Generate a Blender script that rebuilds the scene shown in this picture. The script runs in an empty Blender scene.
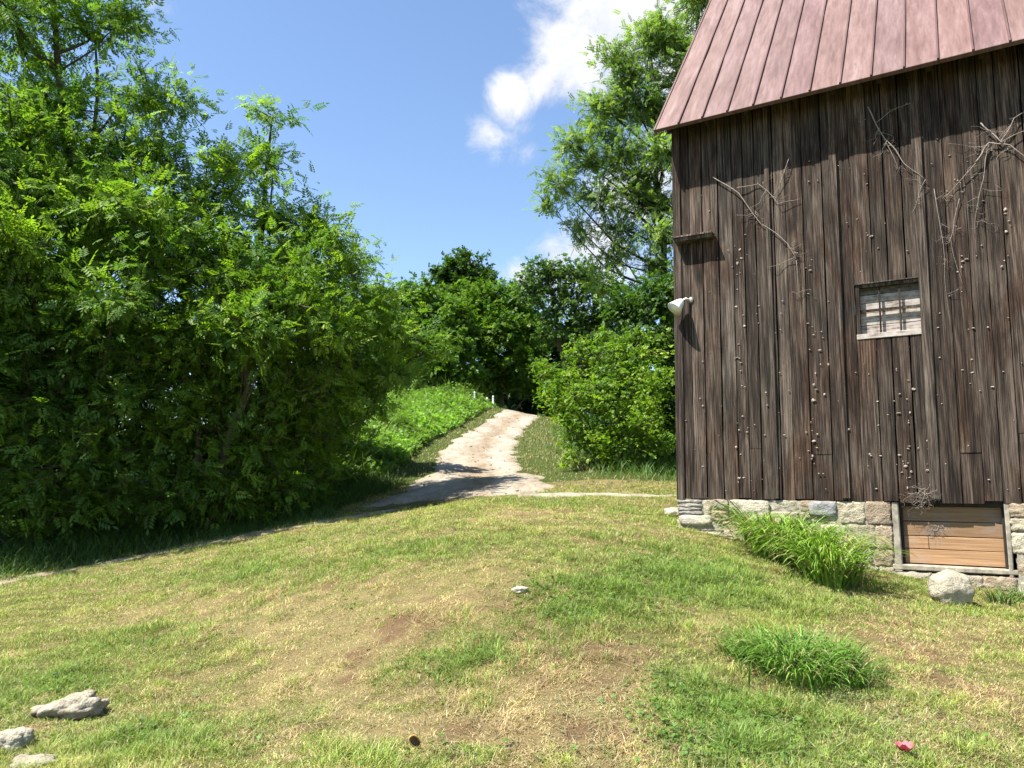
import bpy, bmesh, math, random
import numpy as np
from mathutils import Vector, Matrix, noise as mnoise

C = bpy.context.scene
COL = C.collection
R = math.radians

# ------------------------------------------------------------------ camera
W, H, FPX = 1024.0, 768.0, 770.0
PITCH = math.atan(97.0 / FPX)
EYE = 1.6
cd = bpy.data.cameras.new("camera")
cam = bpy.data.objects.new("camera", cd)
COL.objects.link(cam)
cam.location = (0, 0, EYE)
cam.rotation_euler = (math.pi / 2 + PITCH, 0, 0)
cd.sensor_width = 36.0
cd.lens = 36.0 * FPX / W
cd.clip_end = 2000
C.camera = cam


def ray(px, py):
    dx = (px - W / 2) / FPX
    dz = (H / 2 - py) / FPX
    return np.array([dx, math.cos(PITCH) - math.sin(PITCH) * dz, math.sin(PITCH) + math.cos(PITCH) * dz])


def at(px, py, Y):
    d = ray(px, py)
    return np.array([0, 0, EYE]) + d * (Y / d[1])


# ------------------------------------------------------------------ light
SUN = np.array([-0.927, -0.373, 0.0]) * math.cos(R(60))
SUN[2] = math.sin(R(60))
w = bpy.data.worlds.new("World")
C.world = w
w.use_nodes = True
nt = w.node_tree
nt.nodes.clear()


def N(nt, t, **kw):
    n = nt.nodes.new(t)
    for k, v in kw.items():
        setattr(n, k, v)
    return n


def setin(nt, sock, v):
    if isinstance(v, bpy.types.NodeSocket):
        nt.links.new(v, sock)
    else:
        sock.default_value = v


def math_n(nt, op, a, b=0.0, c=None, clamp=False):
    n = N(nt, "ShaderNodeMath", operation=op, use_clamp=clamp)
    setin(nt, n.inputs[0], a)
    setin(nt, n.inputs[1], b)
    if c is not None:
        setin(nt, n.inputs[2], c)
    return n.outputs[0]


def maprange(nt, v, a, b, c=0.0, d=1.0, smooth=True):
    n = N(nt, "ShaderNodeMapRange")
    n.interpolation_type = 'SMOOTHSTEP' if smooth else 'LINEAR'
    setin(nt, n.inputs[0], v)
    for i, x in enumerate((a, b, c, d)):
        n.inputs[i + 1].default_value = x
    return n.outputs[0]


def noise_n(nt, vec, scale, detail=4, rough=0.55, dist=0.0):
    n = N(nt, "ShaderNodeTexNoise")
    if vec is not None:
        nt.links.new(vec, n.inputs['Vector'])
    n.inputs['Scale'].default_value = scale
    n.inputs['Detail'].default_value = detail
    n.inputs['Roughness'].default_value = rough
    n.inputs['Distortion'].default_value = dist
    return n.outputs['Fac']


def mixc(nt, fac, a, b, mode='MIX'):
    n = N(nt, "ShaderNodeMix", data_type='RGBA', blend_type=mode)
    setin(nt, n.inputs[0], fac)
    for s, v in ((n.inputs[6], a), (n.inputs[7], b)):
        if isinstance(v, tuple) and len(v) == 3:
            v = (*v, 1)
        setin(nt, s, v)
    return n.outputs[2]


def ramp(nt, fac, stops):
    n = N(nt, "ShaderNodeValToRGB")
    cr = n.color_ramp
    while len(cr.elements) < len(stops):
        cr.elements.new(0.5)
    for e, (p, c) in zip(cr.elements, stops):
        e.position = p
        e.color = (*c, 1)
    setin(nt, n.inputs[0], fac)
    return n.outputs[0]


sky = N(nt, "ShaderNodeTexSky", sky_type='NISHITA')
sky.sun_disc = False
sky.sun_elevation = R(60)
sky.sun_rotation = math.atan2(SUN[0], SUN[1])
sky.altitude = 200
sky.air_density = 1.0
sky.dust_density = 0.2
sky.ozone_density = 2.5
gam = N(nt, "ShaderNodeHueSaturation")
gam.inputs['Saturation'].default_value = 1.0
gam.inputs['Hue'].default_value = 0.5
nt.links.new(sky.outputs[0], gam.inputs['Color'])
tc = N(nt, "ShaderNodeTexCoord")
gen = tc.outputs['Generated']
cn = noise_n(nt, gen, 13.0, 8, 0.62, 0.35)
cn2 = noise_n(nt, gen, 3.5, 4, 0.55, 0.4)
blob = None
for px, py, rad, amp in ((700, -10, 150, 1.3), (640, 5, 118, 1.35), (572, 55, 62, 1.15), (512, 99, 36, .95), (545, 84, 36, .9), (524, 130, 24, .5),
                         (590, 255, 70, 1.0), (555, 258, 46, .95), (520, 275, 32, .6), (485, 135, 34, .45), (530, 155, 26, .45), (660, 190, 95, .75), (148, 2, 30, .5)):
    d = ray(px, py)
    d = d / np.linalg.norm(d)
    dn = N(nt, "ShaderNodeVectorMath", operation='DISTANCE')
    nt.links.new(gen, dn.inputs[0])
    dn.inputs[1].default_value = d
    b = math_n(nt, 'MULTIPLY_ADD', dn.outputs['Value'], -amp / (rad / FPX), amp)
    b = math_n(nt, 'MAXIMUM', b, 0.0)
    blob = b if blob is None else math_n(nt, 'MAXIMUM', blob, b)
dens = math_n(nt, 'ADD', blob, math_n(nt, 'MULTIPLY_ADD', cn, 2.0, -1.2))
dens = math_n(nt, 'ADD', dens, math_n(nt, 'MULTIPLY_ADD', cn2, 0.5, -0.25))
gate = maprange(nt, blob, 0.0, 0.15)
cf = math_n(nt, 'MULTIPLY', maprange(nt, dens, -0.05, 0.7), gate)
ccol = ramp(nt, maprange(nt, cn, 0.3, 0.7), [(0.0, (0.74, 0.78, 0.88)), (1.0, (0.97, 0.97, 0.98))])
b1 = N(nt, "ShaderNodeBackground")
b1.inputs[1].default_value = 0.09
nt.links.new(gam.outputs[0], b1.inputs[0])
b2 = N(nt, "ShaderNodeBackground")
b2.inputs[1].default_value = 0.40
nt.links.new(ccol, b2.inputs[0])
mx = N(nt, "ShaderNodeMixShader")
nt.links.new(cf, mx.inputs[0])
nt.links.new(b1.outputs[0], mx.inputs[1])
nt.links.new(b2.outputs[0], mx.inputs[2])
wo = N(nt, "ShaderNodeOutputWorld")
nt.links.new(mx.outputs[0], wo.inputs[0])

sl = bpy.data.lights.new("sun", 'SUN')
sl.energy = 5.0
sl.angle = R(0.5)
sl.color = (1.0, 0.955, 0.88)
so = bpy.data.objects.new("sun", sl)
COL.objects.link(so)
so.rotation_euler = Vector(SUN).to_track_quat('Z', 'Y').to_euler()
so.location = (-20, -10, 40)

C.view_settings.view_transform = 'Standard'
C.view_settings.look = 'None'
C.view_settings.gamma = 1.0
C.view_settings.use_curve_mapping = False
C.view_settings.exposure = 1.5
C.render.engine = 'CYCLES'
C.cycles.max_bounces = 6
C.cycles.diffuse_bounces = 3
C.cycles.glossy_bounces = 2
C.cycles.transmission_bounces = 3
C.cycles.use_denoising = True
C.cycles.sample_clamp_indirect = 6.0

# ------------------------------------------------------------------ helpers
rng = np.random.default_rng(7)
random.seed(7)


def nrm(a):
    return a / np.maximum(np.linalg.norm(a, axis=-1, keepdims=True), 1e-9)


def hash2(i, j, seed):
    h = (i.astype(np.int64) * 374761393 + j.astype(np.int64) * 668265263 + seed * 982451653) & 0xFFFFFFFF
    h = ((h ^ (h >> 13)) * 1274126177) & 0xFFFFFFFF
    h = h ^ (h >> 16)
    return (h & 0xFFFFFF) / float(0xFFFFFF)


def vnoise(x, y, seed=0):
    i = np.floor(x); j = np.floor(y)
    fx = x - i; fy = y - j
    fx = fx * fx * (3 - 2 * fx); fy = fy * fy * (3 - 2 * fy)
    a = hash2(i, j, seed); b = hash2(i + 1, j, seed); c = hash2(i, j + 1, seed); d = hash2(i + 1, j + 1, seed)
    return a * (1 - fx) * (1 - fy) + b * fx * (1 - fy) + c * (1 - fx) * fy + d * fx * fy


def fbm(x, y, seed=0, oct=4):
    s = 0; a = 0.5; t = 0
    for o in range(oct):
        s = s + a * vnoise(x * 2 ** o + 17.3 * o, y * 2 ** o + 5.1 * o, seed + o); t += a; a *= 0.5
    return s / t


def link(o, parent=None):
    COL.objects.link(o)
    if parent is not None:
        o.parent = parent
    return o


def mesh_np(name, verts, faces, mat, parent=None, col=None, smooth=False):
    """verts (n,3); faces: (f,k) int array, or list of such arrays"""
    me = bpy.data.meshes.new(name)
    verts = np.asarray(verts, dtype=np.float32)
    if not isinstance(faces, list):
        faces = [faces]
    faces = [np.asarray(f, dtype=np.int32) for f in faces if len(f)]
    me.vertices.add(len(verts))
    me.vertices.foreach_set("co", verts.ravel())
    loops = np.concatenate([f.ravel() for f in faces])
    tot = np.concatenate([np.full(len(f), f.shape[1], dtype=np.int32) for f in faces])
    st = np.concatenate([[0], np.cumsum(tot)[:-1]]).astype(np.int32)
    me.loops.add(len(loops))
    me.loops.foreach_set("vertex_index", loops)
    me.polygons.add(len(tot))
    me.polygons.foreach_set("loop_start", st)
    me.polygons.foreach_set("loop_total", tot)
    me.polygons.foreach_set("use_smooth", np.full(len(tot), bool(smooth)))
    me.update(calc_edges=True)
    if col is not None:
        a = me.attributes.new("col", 'FLOAT_COLOR', 'POINT')
        c4 = np.ones((len(verts), 4), dtype=np.float32)
        c4[:, :3] = col
        a.data.foreach_set("color", c4.ravel())
    me.materials.append(mat)
    return link(bpy.data.objects.new(name, me), parent)


def tag(o, label=None, cat=None, group=None, kind=None):
    for k, v in (("label", label), ("category", cat), ("group", group), ("kind", kind)):
        if v:
            o[k] = v
    return o


def empty(name, loc, rz=0.0):
    o = bpy.data.objects.new(name, None)
    o.empty_display_size = 0.2
    o.location = tuple(float(v) for v in loc)
    o.rotation_euler = (0, 0, rz)
    return link(o)


class MB:
    """collects boxes, tubes and lumps with a colour per vertex, and links them as one mesh"""

    def __init__(s):
        s.v = []; s.q = []; s.t = []; s.c = []; s.n = 0

    def add(s, v, q=None, t=None, col=(1, 1, 1)):
        v = np.asarray(v, float)
        if q is not None and len(q): s.q.append(np.asarray(q) + s.n)
        if t is not None and len(t): s.t.append(np.asarray(t) + s.n)
        s.v.append(v)
        c = np.asarray(col, float)
        s.c.append(np.broadcast_to(c, (len(v), 3)))
        s.n += len(v)

    def box(s, x0, x1, y0, y1, z0, z1, col=(1, 1, 1), jit=0.0, bev=0.0):
        if bev <= 0:
            v = np.array([[x, y, z] for z in (z0, z1) for y in (y0, y1) for x in (x0, x1)], float)
            if jit: v += rng.uniform(-jit, jit, v.shape)
            q = [[0, 2, 3, 1], [4, 5, 7, 6], [0, 1, 5, 4], [2, 6, 7, 3], [0, 4, 6, 2], [1, 3, 7, 5]]
            s.add(v, q, col=col)
            return
        bm = bmesh.new()
        bmesh.ops.create_cube(bm, size=1)
        for vv in bm.verts:
            vv.co = Vector(((x0 + x1) / 2 + vv.co.x * (x1 - x0), (y0 + y1) / 2 + vv.co.y * (y1 - y0), (z0 + z1) / 2 + vv.co.z * (z1 - z0)))
            if jit: vv.co += Vector(rng.uniform(-jit, jit, 3))
        bmesh.ops.bevel(bm, geom=bm.edges[:], offset=bev, segments=1, affect='EDGES')
        s.bm(bm, col)

    def bm(s, bm, col=(1, 1, 1)):
        bmesh.ops.triangulate(bm, faces=bm.faces[:])
        bm.verts.index_update()
        v = [x.co[:] for x in bm.verts]
        t = [[x.index for x in f.verts] for f in bm.faces]
        bm.free()
        s.add(v, t=t, col=col)

    def tube(s, pts, rad, sides=6, col=(1, 1, 1), cap=True):
        pts = np.asarray(pts, float); n = len(pts)
        rad = np.broadcast_to(np.asarray(rad, float), (n,))
        d = np.gradient(pts, axis=0) if n > 2 else np.repeat(pts[1:] - pts[:1], 2, axis=0)
        d = nrm(d)
        ref = np.array([0.31, 0.95, 0.1]) if abs(d[0][2]) > 0.6 else np.array([0, 0.1, 1.0])
        a = nrm(np.cross(d, ref)); b = np.cross(d, a)
        th = np.linspace(0, 2 * math.pi, sides, endpoint=False)
        v = pts[:, None] + rad[:, None, None] * (np.cos(th)[None, :, None] * a[:, None] + np.sin(th)[None, :, None] * b[:, None])
        q = []
        for i in range(n - 1):
            for k in range(sides):
                q.append([i * sides + k, i * sides + (k + 1) % sides, (i + 1) * sides + (k + 1) % sides, (i + 1) * sides + k])
        v = v.reshape(-1, 3)
        t = []
        if cap:
            v = np.vstack([v, pts[:1], pts[-1:]])
            for k in range(sides):
                t.append([(k + 1) % sides, k, n * sides])
                t.append([(n - 1) * sides + k, (n - 1) * sides + (k + 1) % sides, n * sides + 1])
        s.add(v, q, t, col)

    def lump(s, c, r, col=(1, 1, 1), sub=2, rough=0.25, freq=1.5, box=0.0, seed=None):
        """an uneven stone; box > 0 squares it off"""
        bm = bmesh.new()
        bmesh.ops.create_icosphere(bm, subdivisions=sub, radius=1.0)
        sd = rng.uniform(0, 100) if seed is None else seed
        c = Vector([float(v) for v in c]); r = Vector([float(v) for v in np.broadcast_to(r, (3,))])
        for vv in bm.verts:
            p = vv.co.copy()
            if box > 0:
                m = max(abs(p.x), abs(p.y), abs(p.z))
                p = p.lerp(p / m, box)
            o = Vector((sd, sd * 0.7, -sd))
            k = 1 + rough * (mnoise.noise(p * freq + o) + 0.5 * mnoise.noise(p * freq * 2.7 + o) + 0.25 * mnoise.noise(p * freq * 6 + o))
            vv.co = Vector((p.x * r.x, p.y * r.y, p.z * r.z)) * k + c
        s.bm(bm, col)

    def build(s, name, mat, parent=None, smooth=False):
        f = []
        if s.q: f.append(np.concatenate(s.q))
        if s.t: f.append(np.concatenate(s.t))
        return mesh_np(name, np.concatenate(s.v), f, mat, parent, np.concatenate(s.c), smooth)


# ------------------------------------------------------------------ materials
def new_mat(name):
    m = bpy.data.materials.new(name)
    m.use_nodes = True
    nt = m.node_tree
    nt.nodes.clear()
    out = N(nt, "ShaderNodeOutputMaterial")
    return m, nt, out


def attr(nt, name="col"):
    return N(nt, "ShaderNodeAttribute", attribute_name=name).outputs['Color']


def objco(nt, scale=None):
    t = N(nt, "ShaderNodeTexCoord").outputs['Object']
    if scale:
        m = N(nt, "ShaderNodeMapping")
        m.inputs['Scale'].default_value = scale
        nt.links.new(t, m.inputs['Vector'])
        t = m.outputs[0]
    return t


def principled(nt, out, col, rough=0.8, bump=None, bstr=0.4, bdist=0.01, spec=0.3, metal=0.0):
    p = N(nt, "ShaderNodeBsdfPrincipled")
    setin(nt, p.inputs['Base Color'], col if not (isinstance(col, tuple) and len(col) == 3) else (*col, 1))
    setin(nt, p.inputs['Roughness'], rough)
    p.inputs['Specular IOR Level'].default_value = spec
    p.inputs['Metallic'].default_value = metal
    if bump is not None:
        b = N(nt, "ShaderNodeBump")
        b.inputs['Strength'].default_value = bstr
        b.inputs['Distance'].default_value = bdist
        nt.links.new(bump, b.inputs['Height'])
        nt.links.new(b.outputs[0], p.inputs['Normal'])
    nt.links.new(p.outputs[0], out.inputs[0])
    return p


def leaf_mat(name, trans=0.42, gloss=0.06, tint=(1.25, 1.25, 0.5), tscale=1.0):
    m, nt, out = new_mat(name)
    c = attr(nt)
    d = N(nt, "ShaderNodeBsdfDiffuse")
    nt.links.new(c, d.inputs[0])
    t = N(nt, "ShaderNodeBsdfTranslucent")
    nt.links.new(mixc(nt, 1.0, c, tuple(x * tscale for x in tint), 'MULTIPLY'), t.inputs[0])
    x = N(nt, "ShaderNodeMixShader")
    x.inputs[0].default_value = trans
    nt.links.new(d.outputs[0], x.inputs[1]); nt.links.new(t.outputs[0], x.inputs[2])
    g = N(nt, "ShaderNodeBsdfGlossy")
    g.inputs['Roughness'].default_value = 0.5
    g.inputs['Color'].default_value = (0.8, 0.85, 0.8, 1)
    y = N(nt, "ShaderNodeMixShader")
    y.inputs[0].default_value = gloss
    nt.links.new(x.outputs[0], y.inputs[1]); nt.links.new(g.outputs[0], y.inputs[2])
    nt.links.new(y.outputs[0], out.inputs[0])
    return m


M = {}
M['leaf'] = leaf_mat('leaf', trans=.48, gloss=.018, tint=(1.18, 1.3, .5))
M['grass'] = leaf_mat('grass_blade', trans=0.3, gloss=0.025, tint=(1.1, 1.15, 0.7))

m, nt, out = new_mat('bark'); M['bark'] = m
co = objco(nt, (6, 6, 1.2))
n1 = noise_n(nt, co, 3, 6, 0.65)
principled(nt, out, mixc(nt, 1.0, ramp(nt, n1, [(0.3, (0.035, 0.028, 0.02)), (0.7, (0.14, 0.115, 0.09))]), attr(nt), 'MULTIPLY'), 0.9, n1, 0.8, 0.03, 0.15)

m, nt, out = new_mat('weathered_wood'); M['wood'] = m
co = objco(nt)
sep = N(nt, "ShaderNodeAttribute", attribute_name="col")
sepc = N(nt, "ShaderNodeSeparateColor")
nt.links.new(sep.outputs['Color'], sepc.inputs[0])      # R tone, G greyness, B grain offset
cmb = N(nt, "ShaderNodeCombineXYZ")
nt.links.new(math_n(nt, 'MULTIPLY', sepc.outputs[2], 37.0), cmb.inputs[2])
va = N(nt, "ShaderNodeVectorMath", operation='ADD')
nt.links.new(co, va.inputs[0]); nt.links.new(cmb.outputs[0], va.inputs[1])


def scaled(nt, vec, s):
    mp = N(nt, "ShaderNodeMapping")
    mp.inputs['Scale'].default_value = s
    nt.links.new(vec, mp.inputs['Vector'])
    return mp.outputs[0]


g1 = noise_n(nt, scaled(nt, va.outputs[0], (42, 42, 0.9)), 1.0, 5, 0.6, 0.3)
g2 = noise_n(nt, scaled(nt, va.outputs[0], (130, 130, 2.2)), 1.0, 3, 0.6)
g3 = noise_n(nt, scaled(nt, va.outputs[0], (5, 5, 0.8)), 1.0, 5, 0.6, 0.6)
grain = math_n(nt, 'ADD', math_n(nt, 'MULTIPLY', g1, 0.55), math_n(nt, 'MULTIPLY_ADD', g2, 0.8, -0.175))
grain = math_n(nt, 'ADD', grain, math_n(nt, 'MULTIPLY_ADD', g3, 0.55, -0.275))
base = ramp(nt, grain, [(0.34, (0.006, 0.0045, 0.0035)), (0.44, (0.027, 0.0175, 0.012)), (0.54, (0.058, 0.040, 0.0285)), (0.68, (0.14, 0.103, 0.076))])
grey = ramp(nt, grain, [(0.34, (0.012, 0.010, 0.0085)), (0.5, (0.056, 0.044, 0.034)), (0.68, (0.165, 0.134, 0.107))])
cc = mixc(nt, sepc.outputs[1], base, grey)
st1 = noise_n(nt, scaled(nt, co, (1.1, 1.1, .45)), 1.6, 6, 0.68, 1.0)
cc = mixc(nt, maprange(nt, st1, .46, .66, 0, .8), cc, mixc(nt, 1.0, cc, (.62, .42, .30), 'MULTIPLY'))
st2 = noise_n(nt, scaled(nt, va.outputs[0], (14, 14, 4)), 1.0, 4, .7, .5)
cc = mixc(nt, maprange(nt, st2, .66, .74, 0, .85), cc, (.012, .009, .007))
vm = N(nt, "ShaderNodeVectorMath", operation='SCALE')
nt.links.new(cc, vm.inputs[0]); nt.links.new(sepc.outputs[0], vm.inputs['Scale'])
principled(nt, out, vm.outputs[0], 0.85, grain, 0.7, 0.012, 0.2)

m, nt, out = new_mat('painted_board'); M['pale_wood'] = m
co = objco(nt, (3, 20, 40))
n1 = noise_n(nt, co, 1.0, 6, 0.65)
n2 = noise_n(nt, objco(nt), 14, 4, 0.6)
c = ramp(nt, math_n(nt, 'ADD', math_n(nt, 'MULTIPLY', n1, 0.6), math_n(nt, 'MULTIPLY', n2, 0.4)), [(0.38, (0.12, 0.095, 0.075)), (0.47, (0.31, 0.265, 0.225)), (0.6, (0.43, 0.39, 0.35))])
principled(nt, out, mixc(nt, 1.0, c, attr(nt), 'MULTIPLY'), 0.85, n1, 0.5, 0.005)

m, nt, out = new_mat('raw_plank'); M['plank'] = m
co = objco(nt)
n1 = noise_n(nt, scaled(nt, co, (1.2, 20, 55)), 1.0, 6, 0.6, 0.8)
n2 = noise_n(nt, co, 3.5, 4, 0.6)
c = ramp(nt, n1, [(0.3, (0.18, 0.095, 0.045)), (0.5, (0.265, 0.152, 0.075)), (0.7, (0.35, 0.22, 0.12))])
c = mixc(nt, maprange(nt, n2, 0.48, 0.72), c, (0.26, 0.185, 0.13))
principled(nt, out, mixc(nt, 1.0, c, attr(nt), 'MULTIPLY'), 0.8, n1, 0.4, 0.004)

m, nt, out = new_mat('roof_metal'); M['roof'] = m
co = objco(nt)
n1 = noise_n(nt, scaled(nt, co, (3.0, 0.7, 0.7)), 1.0, 6, 0.62, 0.4)
n2 = noise_n(nt, scaled(nt, co, (9, 1.0, 1.0)), 2.0, 5, 0.7)
c = ramp(nt, math_n(nt, 'ADD', math_n(nt, 'MULTIPLY', n1, 0.5), math_n(nt, 'MULTIPLY', n2, 0.5)),
         [(0.36, (0.080, 0.037, 0.029)), (0.5, (0.138, 0.075, 0.065)), (0.64, (0.195, 0.124, 0.114))])
rz = maprange(nt, noise_n(nt, scaled(nt, co, (5, 1.2, 1.2)), 1.5, 7, 0.72), 0.56, 0.70)
c = mixc(nt, rz, c, (0.11, 0.058, 0.042))
principled(nt, out, mixc(nt, 1.0, c, attr(nt), 'MULTIPLY'), 0.55, n2, 0.15, 0.01, 0.35)

m, nt, out = new_mat('field_stone'); M['stone'] = m
co = objco(nt)
n1 = noise_n(nt, co, 9, 7, 0.65)
n2 = noise_n(nt, co, 45, 4, 0.6)
n3 = noise_n(nt, co, 3.1, 4, 0.6, 0.5)
c = ramp(nt, math_n(nt, 'ADD', math_n(nt, 'MULTIPLY', n1, 0.65), math_n(nt, 'MULTIPLY', n2, 0.35)),
         [(0.3, (0.35, 0.32, 0.27)), (0.5, (0.8, 0.77, 0.7)), (0.7, (1.1, 1.08, 1.02))])
c = mixc(nt, maprange(nt, n3, 0.55, 0.7, 0, 0.6), c, (0.55, 0.5, 0.38))
principled(nt, out, mixc(nt, 1.0, c, attr(nt), 'MULTIPLY'), 0.9, math_n(nt, 'ADD', n1, math_n(nt, 'MULTIPLY', n2, 0.5)), 1.0, 0.04, 0.15)

m, nt, out = new_mat('gravel'); M['gravel'] = m
co = objco(nt)
cs_ = scaled(nt, co, (1.0, .30, 1.0))
n1 = noise_n(nt, cs_, 1.3, 6, 0.65, 0.4)
n2 = noise_n(nt, cs_, 4.5, 8, 0.8)
n3 = noise_n(nt, co, 40, 3, 0.6)
c = ramp(nt, n1, [(0.36, (0.215, 0.17, 0.12)), (0.46, (0.29, 0.258, 0.21)), (0.6, (0.355, 0.33, 0.28))])
c = mixc(nt, maprange(nt, n2, 0.40, 0.56), mixc(nt, 1.0, c, (0.74, 0.69, 0.62), 'MULTIPLY'), c)
c = mixc(nt, maprange(nt, n3, 0.4, 0.75), c, (0.37, 0.34, 0.29))
principled(nt, out, mixc(nt, 1.0, c, attr(nt), 'MULTIPLY'), 0.95, math_n(nt, 'ADD', n2, math_n(nt, 'MULTIPLY', n3, 0.5)), 0.8, 0.05, 0.1)

m, nt, out = new_mat('soil_and_thatch'); M['ground'] = m
co = objco(nt)
n1 = noise_n(nt, co, 2.2, 7, 0.7, 0.3)
n2 = noise_n(nt, co, 26, 5, 0.75)
n3 = noise_n(nt, co, 110, 3, 0.7)
v = math_n(nt, 'ADD', math_n(nt, 'MULTIPLY', n1, 0.3), math_n(nt, 'ADD', math_n(nt, 'MULTIPLY', n2, 0.4), math_n(nt, 'MULTIPLY', n3, 0.3)))
mul = ramp(nt, v, [(0.3, (0.45, 0.45, 0.42)), (0.5, (0.95, 0.93, 0.9)), (0.7, (1.5, 1.42, 1.3))])
principled(nt, out, mixc(nt, 1.0, mul, attr(nt), 'MULTIPLY'), 1.0, math_n(nt, 'ADD', n2, n3), 0.9, 0.03, 0.05)


def plain(name, col, rough=0.6, metal=0.0, nscale=25, amt=0.35, spec=0.3):
    m, nt, out = new_mat(name)
    n1 = noise_n(nt, objco(nt), nscale, 5, 0.65)
    lo = tuple(x * (1 - amt) for x in col); hi = tuple(min(1, x * (1 + amt * 0.5)) for x in col)
    principled(nt, out, ramp(nt, n1, [(0.35, lo), (0.65, hi)]), rough, n1, 0.3, 0.003, spec, metal)
    M[name] = m


plain('vine_bark', (0.25, 0.21, 0.175), 0.9)
plain('vine_stub', (0.34, 0.275, 0.215), 0.9)
plain('white_enamel', (0.72, 0.71, 0.66), 0.5, 0, 18, 0.2)
plain('lamp_iron', (0.3, 0.29, 0.26), 0.6, 0.3)
plain('post_paint', (0.78, 0.78, 0.76), 0.6, 0, 12, 0.15)
plain('petal', (0.55, 0.12, 0.14), 0.6, 0, 30, 0.3)
plain('dry_leaf', (0.45, 0.27, 0.07), 0.8, 0, 60, 0.4)
plain('dark_leaf', (0.13, 0.085, 0.05), 0.8, 0, 60, 0.4)
plain('mortar', (0.31, 0.275, 0.215), 0.95, 0, 20, 0.35)
plain('concrete', (0.30, 0.265, 0.205), 0.95, 0, 9, 0.45)
plain('dark_wood', (0.03, 0.024, 0.02), 0.9, 0, 12, 0.4)
plain('iron_edge', (0.15, 0.085, 0.075), 0.7, 0.2, 12, 0.3)

# ------------------------------------------------------------------ terrain
CT = []
for px, py, Y in ((0, 768, 4.5), (512, 768, 4.28), (1024, 768, 4.35), (0, 680, 6.3), (250, 690, 5.8), (512, 680, 5.5), (800, 680, 5.6), (1024, 680, 5.9),
                  (250, 600, 8.6), (512, 600, 7.0), (700, 600, 7.4), (860, 610, 7.9), (512, 540, 9.4), (350, 545, 10.6), (512, 510, 12.2), (512, 497, 14.8), (620, 520, 11.5),
                  (690, 531, 12), (790, 551, 11.2), (890, 574, 10.5), (1010, 592, 9.75), (0, 575, 12), (100, 570, 12.2), (170, 545, 14), (300, 522, 15), (400, 505, 16.5),
                  (450, 490, 18), (475, 473, 22), (480, 452, 28), (497, 433, 36), (528, 416, 48), (600, 494, 17), (670, 494, 16.5), (600, 474, 20), (660, 480, 19), (545, 440, 33),
                  (580, 455, 26), (415, 468, 22), (380, 462, 24), (430, 440, 30), (400, 425, 34), (445, 404, 46), (500, 409, 47), (100, 525, 17), (0, 525, 17), (250, 500, 18), (330, 485, 20)):
    CT.append(at(px, py, Y))
for p in ((0, 0, 0), (-6, 0, -.1), (6, 0, -.1), (0, -40, -1.5), (-60, 0, -1), (60, 0, -2), (-60, 60, 4.0), (-20, 70, 6.0), (10, 75, 5.4), (40, 60, 4.0),
          (0, 140, 6), (-150, 150, 6), (150, 150, 5), (-200, 0, 0), (200, 0, -2), (0, -200, -2), (0, 300, 8), (-300, 300, 8), (300, 300, 8), (300, -200, -2), (-300, -200, -2),
          (14, 20, 1.4), (20, 12, .6), (12, 4, -.3), (-14, 16, .5), (-15, 8, .05), (18, 30, 2.2), (-16, 30, 2.6)):
    CT.append(np.array(p, float))
CT = np.array(CT)


def _phi(r):
    return np.sqrt(r * r + 1.5 ** 2)


_P = CT[:, :2]
_n = len(_P)
_A = np.zeros((_n + 3, _n + 3))
_A[:_n, :_n] = _phi(np.linalg.norm(_P[:, None] - _P[None], axis=2)) - 0.10 * np.eye(_n)
_A[:_n, _n] = 1; _A[:_n, _n + 1:] = _P
_A[_n:, :_n] = _A[:_n, _n:].T
_sol = np.linalg.solve(_A, np.concatenate([CT[:, 2], np.zeros(3)]))


def terr(x, y):
    x = np.atleast_1d(np.asarray(x, float)); y = np.atleast_1d(np.asarray(y, float))
    sh = x.shape
    x = np.clip(x.ravel(), -300, 300); y = np.clip(y.ravel(), -200, 300)
    o = np.empty(len(x))
    for i in range(0, len(x), 60000):
        q = np.stack([x[i:i + 60000], y[i:i + 60000]], 1)
        o[i:i + 60000] = _phi(np.linalg.norm(q[:, None] - _P[None], axis=2)) @ _sol[:_n] + _sol[_n] + q @ _sol[_n + 1:]
    bump = (fbm(x * 1.1, y * 1.1, 3, 3) - .5) * 0.10 + (fbm(x * 5, y * 5, 9, 3) - .5) * 0.035
    return (o + bump).reshape(sh)


def tz(x, y):
    return float(terr([x], [y])[0])


def ground_at(px, py, lo=3.0, hi=70.0):
    d = ray(px, py); d = d / d[1]
    Y = np.linspace(lo, hi, 2500)
    z = EYE + d[2] * Y
    below = np.nonzero(z < terr(d[0] * Y, Y))[0]
    k = below[0] if len(below) else len(Y) - 1
    return np.array([d[0] * Y[k], Y[k], float(terr([d[0] * Y[k]], [Y[k]])[0])])


# barn frame (needed for masks)
VPX = -757.0
ang = math.atan((VPX - W / 2) / FPX)
ROT = ang + math.pi / 2 - math.pi / 2
wd = np.array([-math.sin(-ang), math.cos(ang), 0])          # along the wall, going away
T = -wd                                                       # along the wall, to the right
INW = np.array([-T[1], T[0], 0])                              # into the barn
CORNER = at(680, 498, 12.0)
BROT = math.atan2(T[1], T[0])
BL, BD = 12.0, 9.0


def wall_at(px, py, off=0.0):
    """pixel -> (s along the wall, z above siding base) on the plane `off` in front of the wall"""
    d = ray(px, py); o = np.array([0, 0, EYE])
    nn = -INW
    p0 = CORNER + nn * off
    t = np.dot(p0 - o, nn) / np.dot(d, nn)
    p = o + d * t - CORNER
    return float(np.dot(p, T)), float(p[2])


def barn_local(x, y):
    dx = x - CORNER[0]; dy = y - CORNER[1]
    return dx * T[0] + dy * T[1], dx * INW[0] + dy * INW[1]


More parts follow.
